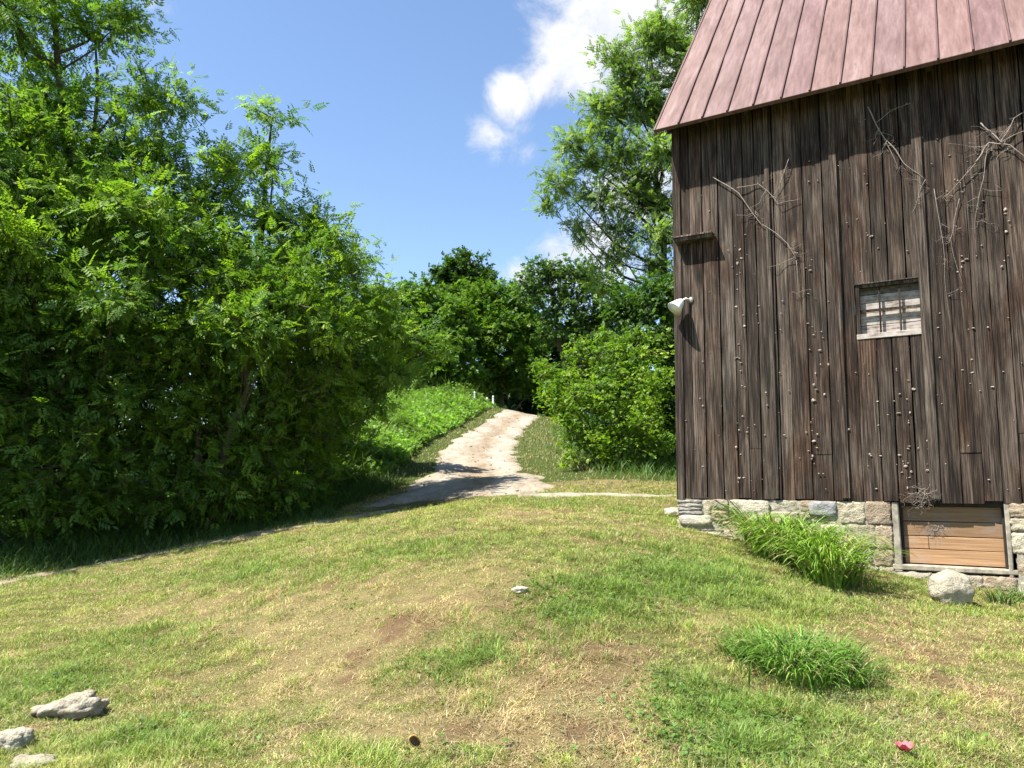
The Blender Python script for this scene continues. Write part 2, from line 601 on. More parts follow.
# ---- road and tracks: world centre lines with widths
def strip_from_px(rows):
    out = []
    for (xl, yl, xr, yr, Y) in rows:
        out.append((at(xl, yl, Y)[:2], at(xr, yr, Y)[:2]))
    return out


ROAD = strip_from_px([(345, 508, 500, 507, 16.0), (368, 503, 560, 501, 16.9), (393, 497, 572, 495, 17.8), (413, 489, 552, 488, 19.4), (428, 478, 524, 478, 21.5), (433, 468, 517, 468, 23.5),
                      (438, 455, 515, 455, 27), (455, 443, 518, 443, 31), (472, 433, 523, 433, 36), (490, 424, 534, 424, 41), (508, 417, 551, 417, 48), (530, 414, 580, 414, 54), (570, 412, 630, 412, 60)])
TRACK = strip_from_px([(395, 503, 400, 511, 16.4), (330, 511, 345, 524, 15.4), (270, 523, 275, 534, 14.6), (205, 536, 215, 545, 13.9), (130, 550, 140, 556, 13.2), (60, 570, 70, 574, 12.3), (-40, 590, -30, 594, 11.3)])
TRACK = []
for px, py, hw in ((420, 505, .45), (370, 514, .42), (330, 521, .42), (285, 529, .4), (240, 537, .36), (200, 544, .33), (160, 552, .28), (110, 562, .24), (50, 574, .2), (-30, 588, .2)):
    g = ground_at(px, py); TRACK.append((g[:2] - np.array([0, hw]), g[:2] + np.array([0, hw])))
SIDE = []
for px, py, hw in ((500, 497, .7), (545, 495, .5), (580, 494, .34), (615, 494.5, .22), (650, 495.5, .12), (676, 496, .05)):
    g = ground_at(px, py); SIDE.append((g[:2] - np.array([0, hw]), g[:2] + np.array([0, hw])))


def resample(strip, step):
    L = np.array([a for a, b in strip]); Rr = np.array([b for a, b in strip])
    c = (L + Rr) / 2
    t = np.concatenate([[0], np.cumsum(np.linalg.norm(np.diff(c, axis=0), axis=1))])
    n = max(2, int(t[-1] / step))
    # catmull-rom like smoothing through dense linear interpolation + box filter
    tt = np.linspace(0, t[-1], n)

    def ip(A):
        o = np.stack([np.interp(tt, t, A[:, k]) for k in range(2)], 1)
        k = max(1, int(1.6 / step))
        if k > 1 and n > 2 * k:
            pad = np.vstack([2 * o[:1] - o[1:k + 1][::-1], o, 2 * o[-1:] - o[-k - 1:-1][::-1]])
            ker = np.hanning(2 * k + 3)[1:-1]; ker /= ker.sum()
            o = np.stack([np.convolve(pad[:, q], ker, 'valid') for q in range(2)], 1)
        return o
    return ip(L), ip(Rr)


STRIPS = {}
for nme, st, step in (('road', ROAD, .2), ('track', TRACK, .15), ('side', SIDE, .12)):
    STRIPS[nme] = resample(st, step)


def strip_dist(x, y, nme):
    """signed 0..: <1 inside (|offset| / half width)"""
    L, Rr = STRIPS[nme]
    L2 = L[::3]; R2 = Rr[::3]
    c = (L2 + R2) / 2; hw = np.linalg.norm(R2 - L2, axis=1) / 2
    o = np.empty(len(x))
    for i in range(0, len(x), 30000):
        q = np.stack([x[i:i + 30000], y[i:i + 30000]], 1)
        d = np.linalg.norm(q[:, None] - c[None], axis=2) / hw[None]
        o[i:i + 30000] = d.min(axis=1)
    return o


# ---- lawn colouring: how dry / how lush, from the photograph's patches
PATCH = []
for px, py, rx, ry, dry, lush in ((590, 690, .55, .75, 1.0, 0), (570, 740, .5, .35, .85, 0), (400, 610, 1.3, .8, .75, 0), (250, 605, 1.5, .8, .7, 0), (520, 560, 1.2, 1.2, .5, 0), (640, 545, .8, .8, .25, .2),
                                  (850, 640, .5, .5, .7, 0), (930, 650, .6, .5, .7, 0), (940, 690, .7, .5, .5, 0), (730, 640, .3, .4, .6, 0), (300, 700, .7, .5, .45, 0), (330, 660, .8, .5, .6, 0), (680, 615, .5, .4, .55, 0),
                                  (1000, 630, .8, .6, .6, 0), (420, 740, .5, .3, .35, 0), (470, 530, 2., 1.2, .35, 0), (560, 515, 1.6, 1.2, .4, 0), (150, 700, .6, .4, .5, 0), (80, 720, .4, .4, .6, 0),
                                  (620, 590, .8, .9, -.5, .9), (560, 600, .4, .5, -.4, .7), (690, 570, .8, .8, -.5, .8), (450, 665, .5, .4, -.3, .7), (140, 640, .9, .6, -.2, .55), (680, 700, .4, .4, -.5, .9), (720, 740, .5, .3, -.4, .7),
                                  (820, 720, .8, .4, -.2, .35), (60, 680, .6, .6, -.2, .5), (170, 740, .5, .4, -.2, .6), (460, 755, .5, .25, -.3, .6), (760, 600, .8, .6, -.2, .6), (300, 560, 1.5, 1., -.2, .4), (430, 545, 1.5, .8, -.2, .4), (940, 610, 1.0, .4, -.2, .4)):
    g = ground_at(px, py)
    PATCH.append((g[0], g[1], rx, ry, dry, lush))


BROWN = []
for px, py, rx, ry, a in ((590, 690, .5, .7, .9), (560, 730, .4, .3, .8), (610, 650, .4, .4, .5), (400, 620, .9, .5, .3), (380, 660, .5, .4, .2), (850, 640, .4, .4, .7), (930, 655, .5, .4, .7), (860, 620, .5, .3, .6), (735, 640, .25, .3, .6), (775, 688, .25, .2, .6),
                          (140, 635, .3, .2, .8), (250, 600, 1.0, .4, .5), (690, 625, .4, .3, .5), (960, 690, .5, .3, .5), (90, 730, .25, .25, .8), (1000, 640, .5, .4, .6), (480, 600, .7, .4, .5), (520, 640, .3, .3, .5)):
    g = ground_at(px, py); BROWN.append((g[0], g[1], rx, ry, a))


def brown_state(x, y):
    b = np.zeros_like(x)
    for gx_, gy_, rx, ry, a in BROWN:
        b = b + a * np.exp(-(((x - gx_) / rx) ** 2 + ((y - gy_) / ry) ** 2))
    return np.clip(b * (.35 + 1.3 * fbm(x * 3.3, y * 3.3, 101, 4)) + (fbm(x * 2.2, y * 2.2, 111, 4) - .60) * 2.2 * (fbm(x * 9, y * 9, 112, 2) + .3), 0, 1)


def lawn_state(x, y):
    dry = 0.40 + (fbm(x * .8, y * .8, 21, 4) - .5) * 1.1 + (fbm(x * 4.5, y * 4.5, 33, 3) - .5) * 1.2 + (fbm(x * 13, y * 13, 35, 2) - .5) * 1.2
    lush = 0.12 + (fbm(x * .9 + 40, y * .9, 57, 4) - .5) * .9
    for gx, gy, rx, ry, d, l in PATCH:
        e = np.exp(-(((x - gx) / rx) ** 2 + ((y - gy) / ry) ** 2))
        dry = dry + e * d * .75; lush = lush + e * l
    return np.clip(dry, 0, 1), np.clip(lush, 0, 1)


SOIL = np.array([0.175, 0.115, 0.065]); THATCH = np.array([0.26, 0.215, 0.10]); GREENG = np.array([0.105, 0.112, 0.036])


def axis(parts):
    o = []
    for a, b, s in parts:
        o.append(np.arange(a, b, s))
    return np.concatenate(o)


xs = axis([(-300, -60, 20), (-60, -22, 2.0), (-22, -12, .5), (-12, 8, .09), (8, 20, .5), (20, 60, 2), (60, 301, 20)])
ys = axis([(-200, -20, 15), (-20, 2.5, 1.0), (2.5, 20, .09), (20, 56, .3), (56, 90, 2), (90, 301, 15)])
GX, GY = np.meshgrid(xs, ys)
gx = GX.ravel(); gy = GY.ravel()
gz = terr(gx, gy)
dry, lush = lawn_state(gx, gy)
gc = GREENG[None] * (1 - dry[:, None]) + THATCH[None] * dry[:, None]
bare = np.clip((fbm(gx * 2.6, gy * 2.6, 71, 4) - .58) * 6, 0, 1) * np.clip(dry * 1.6 - .4, 0, 1)
bare = np.clip(bare + .75 * brown_state(gx, gy), 0, 1)
gc = gc * (1 - bare[:, None]) + SOIL[None] * bare[:, None]
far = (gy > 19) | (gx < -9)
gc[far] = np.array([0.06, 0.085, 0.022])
# bare forest floor below the trees on the left
nx, ny = len(xs), len(ys)
idx = np.arange(nx * ny).reshape(ny, nx)
qs = np.stack([idx[:-1, :-1].ravel(), idx[:-1, 1:].ravel(), idx[1:, 1:].ravel(), idx[1:, :-1].ravel()], 1)
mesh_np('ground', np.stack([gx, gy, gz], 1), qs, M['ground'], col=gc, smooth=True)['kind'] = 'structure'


def road_mesh(name, nme, lift, edge, colf):
    L, Rr = STRIPS[nme]
    n = len(L); m = 15
    u = np.linspace(0, 1, m)
    wv = Rr - L
    V = []; CC = []
    for i in range(n):
        e0 = (fbm(np.array([i * .23]), np.array([3.3]), 5, 3)[0] - .5) * edge
        e1 = (fbm(np.array([i * .23]), np.array([9.1]), 6, 3)[0] - .5) * edge
        uu = -e0 + u * (1 + e0 + e1)
        V.append(L[i][None] + uu[:, None] * wv[i][None])
        CC.append(colf(u, i))
    V = np.array(V)
    en = np.clip(np.arange(n) / (1.2 / .2), 0, 1)
    z = terr(V[..., 0], V[..., 1]) + (lift * 2.5 * en - lift * 1.5)[:, None]
    z[:, 0] -= lift * 1.6; z[:, -1] -= lift * 1.6
    v = np.concatenate([V, z[..., None]], 2).reshape(-1, 3)
    ix = np.arange(n * m).reshape(n, m)
    q = np.stack([ix[:-1, :-1].ravel(), ix[:-1, 1:].ravel(), ix[1:, 1:].ravel(), ix[1:, :-1].ravel()], 1)
    o = mesh_np(name, v, q, M['gravel'], col=np.array(CC).reshape(-1, 3), smooth=True)
    o['kind'] = 'structure'
    return o


def road_col(u, i):
    # pale wheel lines, browner earth in the crown between them
    k = np.exp(-((u - .5) / .16) ** 2) * (0.5 + 0.7 * fbm(np.array([i * .12]), np.array([1.0]), 8, 3)[0])
    c = np.ones((len(u), 3)) * np.array([1.0, .985, .95])
    b = np.array([.66, .52, .36])
    e = np.clip((abs(u - .5) - .40) / .1, 0, 1)[:, None]
    c = c * (1 - e) + np.array([.70, .66, .50]) * e
    return c * (1 - k[:, None] * .85) + b * k[:, None] * .85


road_mesh('gravel_road', 'road', 0.03, .3, road_col)
road_mesh('dirt_track', 'track', 0.008, .6, lambda u, i: np.ones((len(u), 3)) * np.array([.92, .86, .74]))
road_mesh('side_path', 'side', 0.022, .4, lambda u, i: np.ones((len(u), 3)) * np.array([.95, .95, .88]))

# ------------------------------------------------------------------ barn
barn = empty('barn', CORNER, BROT)
tag(barn, 'weathered brown board barn with red metal roof on a stone foundation', 'barn')

OV, RK = 0.45, 0.17
eave = wall_at(655, 130, OV)
EZ = eave[1]
RK = -eave[0]
SL = R(50.6)
RIDGE_Y = BD / 2
TOPZ = EZ + OV * math.tan(SL) - 0.10          # wall top where it meets the roof underside
wx0, wz1 = wall_at(853, 286); wx1, wz0 = wall_at(924, 333)
wz1 = (wall_at(853, 287)[1] + wall_at(922, 278)[1]) / 2
wz0 = (wall_at(855, 341)[1] + wall_at(923, 333)[1]) / 2
cx0, _ = wall_at(899, 510); cx1, _ = wall_at(1004, 510)
cz0 = (wall_at(903, 564)[1] + wall_at(1003, 569)[1]) / 2

# front wall: real boards of uneven width with gaps between them
mb = MB()
edges = [0.0]
while edges[-1] < wx0 - 0.34:
    edges.append(edges[-1] + random.choice((.17, .2, .24, .26, .28, .22)))
edges.append(wx0 - .012)
inner = [wx0 + (wx1 - wx0) * f for f in (.27, .5, .76)]
edges += inner + [wx1 + .012]
while edges[-1] < BL:
    edges.append(edges[-1] + random.choice((.2, .24, .26, .28, .30)))
for a, b in zip(edges[:-1], edges[1:]):
    tone = random.uniform(.62, 1.25); grey = min(1, max(0, random.gauss(.42, .22))); off = random.random()
    col = (tone, grey, off)
    g = random.choice((.008, .012, .016, .024))
    y0 = -0.028 - random.uniform(0, .012)
    zlo = random.uniform(-.035, .012)
    spans = [(zlo, TOPZ)]
    if a > wx0 - .05 and b < wx1 + .05:
        spans = [(zlo, wz0 - .004), (wz1 + .02, TOPZ)]
    elif random.random() < .22:
        zz = random.uniform(.5, 1.3)
        spans = [(zlo, zz - .003), (zz + .003, TOPZ)]
    for s0, s1 in spans:
        # board as a subdivided plank, slightly bowed and with worn uneven edges
        n = max(3, int((s1 - s0) / .22))
        zs = np.linspace(s0, s1, n + 1)
        sd = random.uniform(0, 90)
        la = a + g / 2 + (fbm(zs * 3, zs * 0 + sd, 4, 3) - .5) * .012
        lb = b - g / 2 + (fbm(zs * 3, zs * 0 + sd + 7, 4, 3) - .5) * .012
        yy = y0 + (fbm(zs * .7, zs * 0 + sd, 8, 2) - .5) * .022
        cup = random.uniform(-.004, .007)
        ring = np.stack([np.stack([la, yy, zs], 1), np.stack([(la + lb) / 2, yy - cup, zs], 1), np.stack([lb, yy, zs], 1), np.stack([lb, yy + .026, zs], 1), np.stack([la, yy + .026, zs], 1)], 1)
        v = ring.reshape(-1, 3); q = []
        for i in range(n):
            for k in range(5):
                q.append([i * 5 + k, i * 5 + (k + 1) % 5, (i + 1) * 5 + (k + 1) % 5, (i + 1) * 5 + k])
        q2 = [[0, 1, 2], [0, 2, 3], [0, 3, 4]]
        e = n * 5
        t = [[x[2], x[1], x[0]] for x in q2] + [[x[0] + e, x[1] + e, x[2] + e] for x in q2]
        mb.add(v, q, t, (tone * random.uniform(.94, 1.06), grey, off))
mb.build('front_wall', M['wood'], barn)

# narrow battens / corner boards
mb = MB()
mb.box(-.006, .10, -.062, -.043, -.02, TOPZ - .05, (.95, .55, .2), .003, .003)
mb.box(-.028, -.008, -.06, .14, -.02, TOPZ - .05, (.8, .5, .7), .003, .003)
mb.build('corner_board', M['wood'], barn)
mb = MB()
for pxb, w2 in ((839, .05), (771, .035), (926, .06)):
    sx, _ = wall_at(pxb, 350)
    mb.box(sx - w2, sx + w2, -.066, -.044, random.uniform(.0, .03), TOPZ - .1, (1.0, .75, random.random()), .003, .003)
mb.build('batten', M['wood'], barn)

# closed side and back walls, sill beam and a dark sheet standing in for the unlit interior behind the gaps
yy = 0.16
for xw in (-.005, BL - .03):
    mb = MB()
    for k in range(int(BD / .25)):
        a = yy + k * .2455
        zt = TOPZ + min(a, BD - a) * math.tan(SL) - .12
        mb.box(xw, xw + .03, a + .003, a + .2425, 0, zt, (random.uniform(.75, 1.1), random.uniform(.3, .8), random.random()))
    mb.build('side_wall', M['wood'], barn)
mb = MB()
k = 0.0
while k < BL:
    mb.box(k + .003, k + .247, BD, BD + .03, 0, TOPZ, (random.uniform(.75, 1.1), .5, random.random()))
    k += .25
mb.build('back_wall', M['wood'], barn)
mb = MB()
mb.box(.02, BL - .06, .13, .25, .01, .2)
mb.box(.02, BL - .06, .13, .15, .2, wz0 - .05)
mb.box(.02, wx0 - .08, .13, .15, wz0 - .05, wz1 + .08); mb.box(wx1 + .08, BL - .06, .13, .15, wz0 - .05, wz1 + .08)
mb.box(.02, BL - .06, .13, .15, wz1 + .08, TOPZ - .02)
mb.build('dark_backing', M['dark_wood'], barn)

# roof: metal pans with standing seams
ct, st = math.cos(SL), math.sin(SL)
SLEN = (RIDGE_Y + OV) / ct


def slope_pt(x, u, h, side=1):
    """u metres up the slope from the eave edge, h metres out of its surface"""
    y = -OV + u * ct - h * st
    z = EZ + u * st + h * ct
    if side < 0: y = BD - y
    return (x, y, z)


seam_px = [678.5, 702, 727, 753, 781, 809.5, 840, 871, 904, 938, 973, 1010]
seam_s = [wall_at(px, 130 - .249 * (px - 655), OV)[0] for px in seam_px]
step = (seam_s[-1] - seam_s[0]) / (len(seam_s) - 1)
while seam_s[-1] + step < BL + RK:
    seam_s.append(seam_s[-1] + step)
roof = MB(); seams = MB()
cuts = [-RK] + seam_s + [BL + RK]
for side in (1, -1):
    for a, b in zip(cuts[:-1], cuts[1:]):
        nn = 14; mm = 4
        tone = random.uniform(.88, 1.1)
        v = []
        for i in range(nn + 1):
            u = SLEN * i / nn
            for k in range(mm + 1):
                x = a + (b - a) * k / mm
                h = (mnoise.noise(Vector((x * 2.2, u * 1.3, 3.0))) * .013 + mnoise.noise(Vector((x * 7, u * 4, 9.0))) * .004)
                v.append(slope_pt(x, u, h, side))
        q = []
        for i in range(nn):
            for k in range(mm):
                p = i * (mm + 1) + k
                f = [p, p + 1, p + mm + 2, p + mm + 1]
                q.append(f if side > 0 else f[::-1])
        roof.add(v, q, col=(tone, tone * random.uniform(.96, 1.03), tone * random.uniform(.96, 1.05)))
    for sx in seam_s:
        for (x0, x1, h0, h1) in ((sx - .011, sx + .011, -.004, .034),):
            P = [slope_pt(x, u, h, side) for u in (-.004, SLEN) for h in (h0, h1) for x in (x0, x1)]
            q = [[0, 2, 3, 1], [4, 5, 7, 6], [0, 1, 5, 4], [2, 6, 7, 3], [0, 4, 6, 2], [1, 3, 7, 5]]
            seams.add(P, q, col=(.62, .50, .46))
    # turned-down drip edge and rake trim
    P = [slope_pt(x, u, h, side) for u in (-.006, .012) for h in (-.05, .006) for x in (-RK - .01, BL + RK + .01)]
    seams.add(P, q, col=(.6, .56, .55))
    for x0, x1 in ((-RK - .022, -RK + .006), (BL + RK - .006, BL + RK + .022)):
        P = [slope_pt(x, u, h, side) for u in (-.02, SLEN) for h in (-.06, .016) for x in (x0, x1)]
        seams.add(P, q, col=(.78, .74, .72))
ro = roof.build('roof', M['roof'], barn)
seams.build('roof_seam', M['roof'], ro)
dk = MB()
for side in (1, -1):
    P = [slope_pt(x, u, h, side) for u in (.03, SLEN) for h in (-.055, -.02) for x in (-RK + .02, BL + RK - .02)]
    dk.add(P, q, col=(1, 1, 1))
for k in range(20):                                   # rafter tails below the deck
    x = .05 + k * .61
    P = [slope_pt(xx, u, h, 1) for u in (.10, 2.0) for h in (-.17, -.055) for xx in (x, x + .06)]
    dk.add(P, q, col=(1, 1, 1))
dk.build('roof_deck', M['dark_wood'], ro)

# six-light sash window with boards nailed behind it
win = MB()
fw = .045
for (x0, x1, z0, z1, y0) in ((wx0, wx0 + fw, wz0, wz1, -.045), (wx1 - fw, wx1, wz0, wz1, -.045), (wx0 + fw, wx1 - fw, wz1 - fw, wz1, -.043), (wx0 - .01, wx1 + .012, wz1 + .001, wz1 + .02, -.062)):
    win.box(x0, x1, y0, .03, z0, z1, (.75, .75, random.random()), .002, .003)
wo_ = win.build('window', M['wood'], barn)
sl_ = MB(); sl_.box(wx0 - .01, wx1 + .012, -.055, .03, wz0 - .004, wz0 + .065, (1, 1, 1), .004, .004); sl_.build('sill', M['pale_wood'], wo_)
mu = MB()
iw0, iw1 = wx0 + fw, wx1 - fw
iz0, iz1 = wz0 + .065, wz1 - fw
for f in (1 / 3, 2 / 3):
    xm = iw0 + (iw1 - iw0) * f
    mu.box(xm - .011, xm + .011, -.012, .012, iz0, iz1, (.7, .5, random.random()), .002)
zm = (iz0 + iz1) / 2
mu.box(iw0, iw1, -.014, .014, zm - .018, zm + .018, (.75, .5, .3), .002)
mu.build('muntin', M['wood'], wo_)
bp = MB()
zc = [iz0 - .02, iz0 + (iz1 - iz0) * .2, iz0 + (iz1 - iz0) * .47, iz0 + (iz1 - iz0) * .68, iz0 + (iz1 - iz0) * .86, iz1 + .02]
for i, (a, b) in enumerate(zip(zc[:-1], zc[1:])):
    c = random.uniform(.85, 1.08) if i < 4 else .3  # top board darkened to stand in for the shadow of the window recess
    bp.box(iw0 - .02, iw1 + .02, (.052, .055, .051, .056, .053)[i], .08, a + .004, b - .004, (c, c, c), .004, .003)
bp.build('blind_board', M['pale_wood'], wo_)

# little ledge board at the corner
lx0, lz0 = wall_at(674, 246, .1); lx1, lz1 = wall_at(710, 237, .12)
lb = MB(); zl = (lz0 + lz1) / 2
lb.box(lx0 - .02, lx1, -.20, -.045, zl, zl + .06, (1.25, .9, .3), .008, .005)
lb.box(lx0 - .03, lx1 + .01, -.23, -.048, zl + .061, zl + .085, (1.35, .9, .6), .008, .004)
lo = lb.build('ledge_board', M['wood'], barn)
br = MB(); br.tube([(lx0 + .10, -.05, zl - .16), (lx0 + .20, -.17, zl)], .014, 5, (.8, .6, .3)); br.build('bracket', M['wood'], lo)

# foundation of field stones, with the cellar opening
fz1 = -.012; fzb = -1.9
mb = MB()
mb.box(0.03, cx0 - .10, -.026, .45, fzb, fz1 - .01); mb.box(cx1 + .10, BL - .05, -.026, .45, fzb, fz1 - .01); mb.box(cx0 - .10, cx1 + .10, -.026, .45, fzb, cz0 - .10)
mb.box(.03, .4, .45, BD, fzb, fz1 - .01); mb.box(BL - .4, BL - .05, .45, BD, fzb, fz1 - .01); mb.box(.4, BL - .4, BD - .4, BD, fzb, fz1 - .01)
fo = mb.build('foundation', M['mortar'], barn)
st_ = MB()
PAL = [(.44, .40, .31), (.38, .35, .29), (.47, .44, .36), (.36, .32, .26), (.43, .36, .27), (.37, .30, .23), (.45, .42, .35), (.45, .39, .27)]


def lay(x0, x1, zt, zb, seed):
    rr = random.Random(seed)
    z = zt
    while z > zb:
        h = rr.choice((.22, .27, .32, .36))
        x = x0 + (0 if rr.random() < .5 else -.04)
        while x < x1 - .05:
            w_ = rr.uniform(.24, .62)
            if x + w_ > x1 - .12: w_ = x1 - x
            hh = h
            cuts_ = [(z - h, z)] if rr.random() > .3 or h < .2 else [(z - h, z - h * .52), (z - h * .5, z)]
            for za, zb_ in cuts_:
                c = np.array(rr.choice(PAL)) * rr.uniform(.85, 1.12)
                st_.lump((x + w_ / 2, .035 + rr.uniform(-.015, .02), (za + zb_) / 2), (w_ / 2 * .98, .085, (zb_ - za) / 2 * .98), c, 4, .15, 2.1, .88, rr.uniform(0, 100))
            x += w_
        z -= h


lay(.0, cx0 - .09, fz1, -1.25, 5)
lay(cx1 + .09, cx1 + 2.5, fz1, -1.5, 9)
lay(cx0 - .09, cx1 + .09, cz0 - .09, -1.5, 12)
# the blue-grey block and the layered slab at the corner, both plain to see in the wall
sx, sz = wall_at(823, 509)
st_.lump((sx, .01, sz), (.19, .085, .11), (.30, .31, .33), 3, .09, 1.7, .8, 3)
for k in range(4):
    st_.lump((.16 + .02 * (k % 2), .015, -.05 - .055 * k), (.2, .085, .03), np.array((.34, .33, .31)) * (1 + .1 * (k % 2)), 3, .14, 2.2, .7, 40 + k)
st_.lump((.25, .01, -.33), (.26, .09, .085), (.52, .49, .42), 3, .12, 1.7, .7, 61)
st_.build('field_stone', M['stone'], fo, True)
jb = MB()
jb.box(cx0 - .09, cx0, -.03, .30, cz0 - .10, -.02, (1, 1, 1), .008, .01)
jb.box(cx1, cx1 + .06, -.03, .30, cz0 - .10, -.02, (1, 1, 1), .008, .01)
jb.box(cx0 - .11, cx1 + .10, -.035, .30, cz0 - .07, cz0 - .005, (1, 1, 1), .008, .012)
cw = empty('cellar_window', (0, 0, 0)); cw.parent = barn
jb.build('jamb', M['concrete'], cw)
lt = MB(); lt.box(cx0 - .04, cx1 + .04, .03, .24, -.07, .005); lt.build('lintel', M['dark_wood'], cw)
pl = MB()
zs = [cz0 + .01, cz0 + .2, cz0 + .37, cz0 + .56, -.07]
for i, (a, b) in enumerate(zip(zs[:-1], zs[1:])):
    tone = (1.25, 1.15, .78, .74)[i]
    seg = [cx0, cx0 + (cx1 - cx0) * (.27 if i == 1 else .6 if i == 0 else .28), cx1] if i in (1,) else [cx0, cx1]
    for p, r_ in zip(seg[:-1], seg[1:]):
        tt = tone * random.uniform(.94, 1.06)
        pl.box(p + .003, r_ - .003, (.10, .103, .102, .105)[i], .14, a + .004, b - .004, (tt, tt * (1 if i < 2 else 1.04), tt * (1 if i < 2 else 1.1)), .003, .004)
pl.build('plank', M['plank'], cw)
for a, b in ((cx0 + .002, cx0 + .035), (cx1 - .03, cx1 - .002)):
    fr = MB(); fr.box(a, b, .06, .10, cz0, -.07); fr.build('frame', M['dark_wood'], cw)

# stubs and holdfasts of vines that once climbed the boards
mb = MB()
cols = [(736, 225, 480, 26), (742, 300, 490, 14), (808, 240, 330, 10), (812, 320, 480, 26), (820, 330, 450, 14), (862, 120, 250, 8), (900, 360, 490, 14), (910, 380, 492, 22), (930, 400, 500, 10), (968, 250, 470, 10), (955, 180, 300, 8), (1000, 100, 300, 10), (700, 360, 480, 8), (845, 380, 495, 8), (875, 380, 495, 10)]
for px, y0, y1, n in cols:
    for k in range(int(n * .65)):
        sx, sz = wall_at(px + rng.normal(0, 3.2), rng.uniform(y0, y1))
        r_ = min(.0105, abs(rng.normal(.004, .004)) + .004)
        mb.lump((sx, -.046, sz), (r_ * rng.uniform(.7, 2.4), r_ * .7, r_ * rng.uniform(.5, 2.0)), (1, 1, 1), 2, .7, 1.8)
for k in range(170):
    sx = rng.uniform(.1, 5.2); sz = rng.uniform(.05, 5.0)
    if wx0 - .05 < sx < wx1 + .05 and wz0 - .05 < sz < wz1 + .05: continue
    r_ = min(.009, abs(rng.normal(.004, .003)) + .003)
    mb.lump((sx, -.047, sz), (r_ * rng.uniform(.8, 2.2), r_, r_), (1, 1, 1), 1, .5, 1.6)
vs = mb.build('vine_stub', M['vine_stub'], barn)
vs['kind'] = 'stuff'

for o in barn.children_recursive:
    if o.type == 'MESH' and not o.name.startswith('roof'):
        for vv in o.data.vertices:
            vv.co.x += .0115 * max(vv.co.z, 0)

# ---- dead vines still hanging on the boards
VR = random.Random(11)


def vine(name, label, paths, group='dead vines on the barn boards'):
    s0, z0 = wall_at(*paths[0][0])
    e = empty(name, CORNER + T * s0 + np.array([0, 0, z0]), BROT)
    tag(e, label, 'vine', group)
    mb = MB()

    def run(pts, r0, depth):
        P = []
        for i in range(len(pts) - 1):
            a = np.array(pts[i]); b = np.array(pts[i + 1])
            for k in range(6):
                f = k / 6
                P.append(a * (1 - f) + b * f)
        P.append(np.array(pts[-1]))
        P = np.array(P); n = len(P)
        ph = VR.uniform(0, 9)
        w1 = np.array([VR.gauss(0, .008) for _ in range(n)]); w1 = np.convolve(w1, [.3, .4, .3], 'same')
        Q = np.stack([P[:, 0] - s0 + w1 + .012 * np.sin(np.arange(n) * .7 + ph), -.058 - r0 - .014 * (1 + np.sin(np.arange(n) * .5 + ph)), P[:, 1] - z0 + w1[::-1]], 1)
        mb.tube(Q, np.linspace(r0, r0 * .4, n), 5)
        if depth > 0:
            for k in range(VR.randint(2, 5)):
                i = VR.randint(1, n - 2)
                d = np.array([VR.uniform(-1, 1), VR.uniform(-1, .7)]) * VR.uniform(.15, .5) * min(1, r0 / .008)
                m_ = P[i] + d * .5 + np.array([VR.uniform(-.06, .06), VR.uniform(-.06, .06)])
                run([P[i], m_, P[i] + d], r0 * .5, depth - 1)
    for p in paths:
        r = (p[-1] if isinstance(p[-1], float) else .013) * .7
        pp = [wall_at(*q) for q in p if not isinstance(q, float)]
        run(pp, r, 2)
    mb.build('vine_stem', M['vine_bark'], e, True)
    return e


vine('dead_vine', 'pale dead vine slanting down the boards right of the small ledge board', [[(715, 178), (740, 195), (762, 225), (790, 245), (797, 262), .012], [(738, 190), (760, 185), (780, 205), (800, 200), .009], [(790, 160), (780, 190), (770, 200), .007], [(797, 262), (800, 300), .007]])
vine('dead_vine', 'bare vine stem crossing out of the eave shadow above the sash window', [[(868, 110), (885, 140), (905, 165), (925, 182), .013], [(885, 140), (900, 175), .007], [(925, 182), (918, 200), (912, 215), .006]])
vine('dead_vine', 'thick forked bare vine near the right edge just under the eave', [[(975, 165), (990, 145), (1010, 148), (1040, 170), .016], [(982, 125), (1000, 145), (1030, 130), .014], [(990, 145), (980, 190), (975, 240), .008], [(1000, 145), (1015, 120), (1040, 105), .012]])
vine('dead_vine', 'dead vine tangle on the boards directly right of the sash window', [[(935, 190), (945, 260), (950, 330), .006], [(960, 200), (950, 240), (965, 290), .006]])
vine('dead_vine', 'short brown tuft of dead vine hanging just over the cellar window', [[(925, 488), (918, 494), (910, 493), .007], [(925, 488), (924, 500), (922, 508), .006], [(912, 487), (925, 490), (932, 484), .006], [(920, 491), (930, 497), (915, 500), .006]])

# ---- lamp on the corner
e0 = wall_at(690, 300, .06)
lp = empty('wall_lamp', CORNER + T * e0[0] - INW * .06 + np.array([0, 0, e0[1]]), BROT)
tag(lp, 'small white bell shaped lamp sticking out from the left corner of the barn', 'lamp')
a0 = np.array([0, 0.01, 0.0]); a1 = np.array([-.10, -.10, -.02]); a2 = np.array([-.19, -.20, -.16])
mb = MB(); mb.tube([a0, (a0 + a1) / 2 + [0, 0, .03], a1], .017, 8); mb.build('lamp_arm', M['white_enamel'], lp, True)
mb = MB(); mb.tube([a1 + (a2 - a1) * f for f in (-.05, .1, .3, .6, .85, 1.0)], [.035, .055, .075, .095, .115, .13], 18, cap=False)
mb.tube([a1 + (a2 - a1) * f for f in (1.0, .85, .6, .1)], [.126, .11, .09, .05], 18, cap=True)
mb.build('lamp_shade', M['white_enamel'], lp, True)
mb = MB(); mb.lump((0.01, .012, 0), (.04, .022, .05), (1, 1, 1), 2, .05); mb.build('mount', M['lamp_iron'], lp, True)


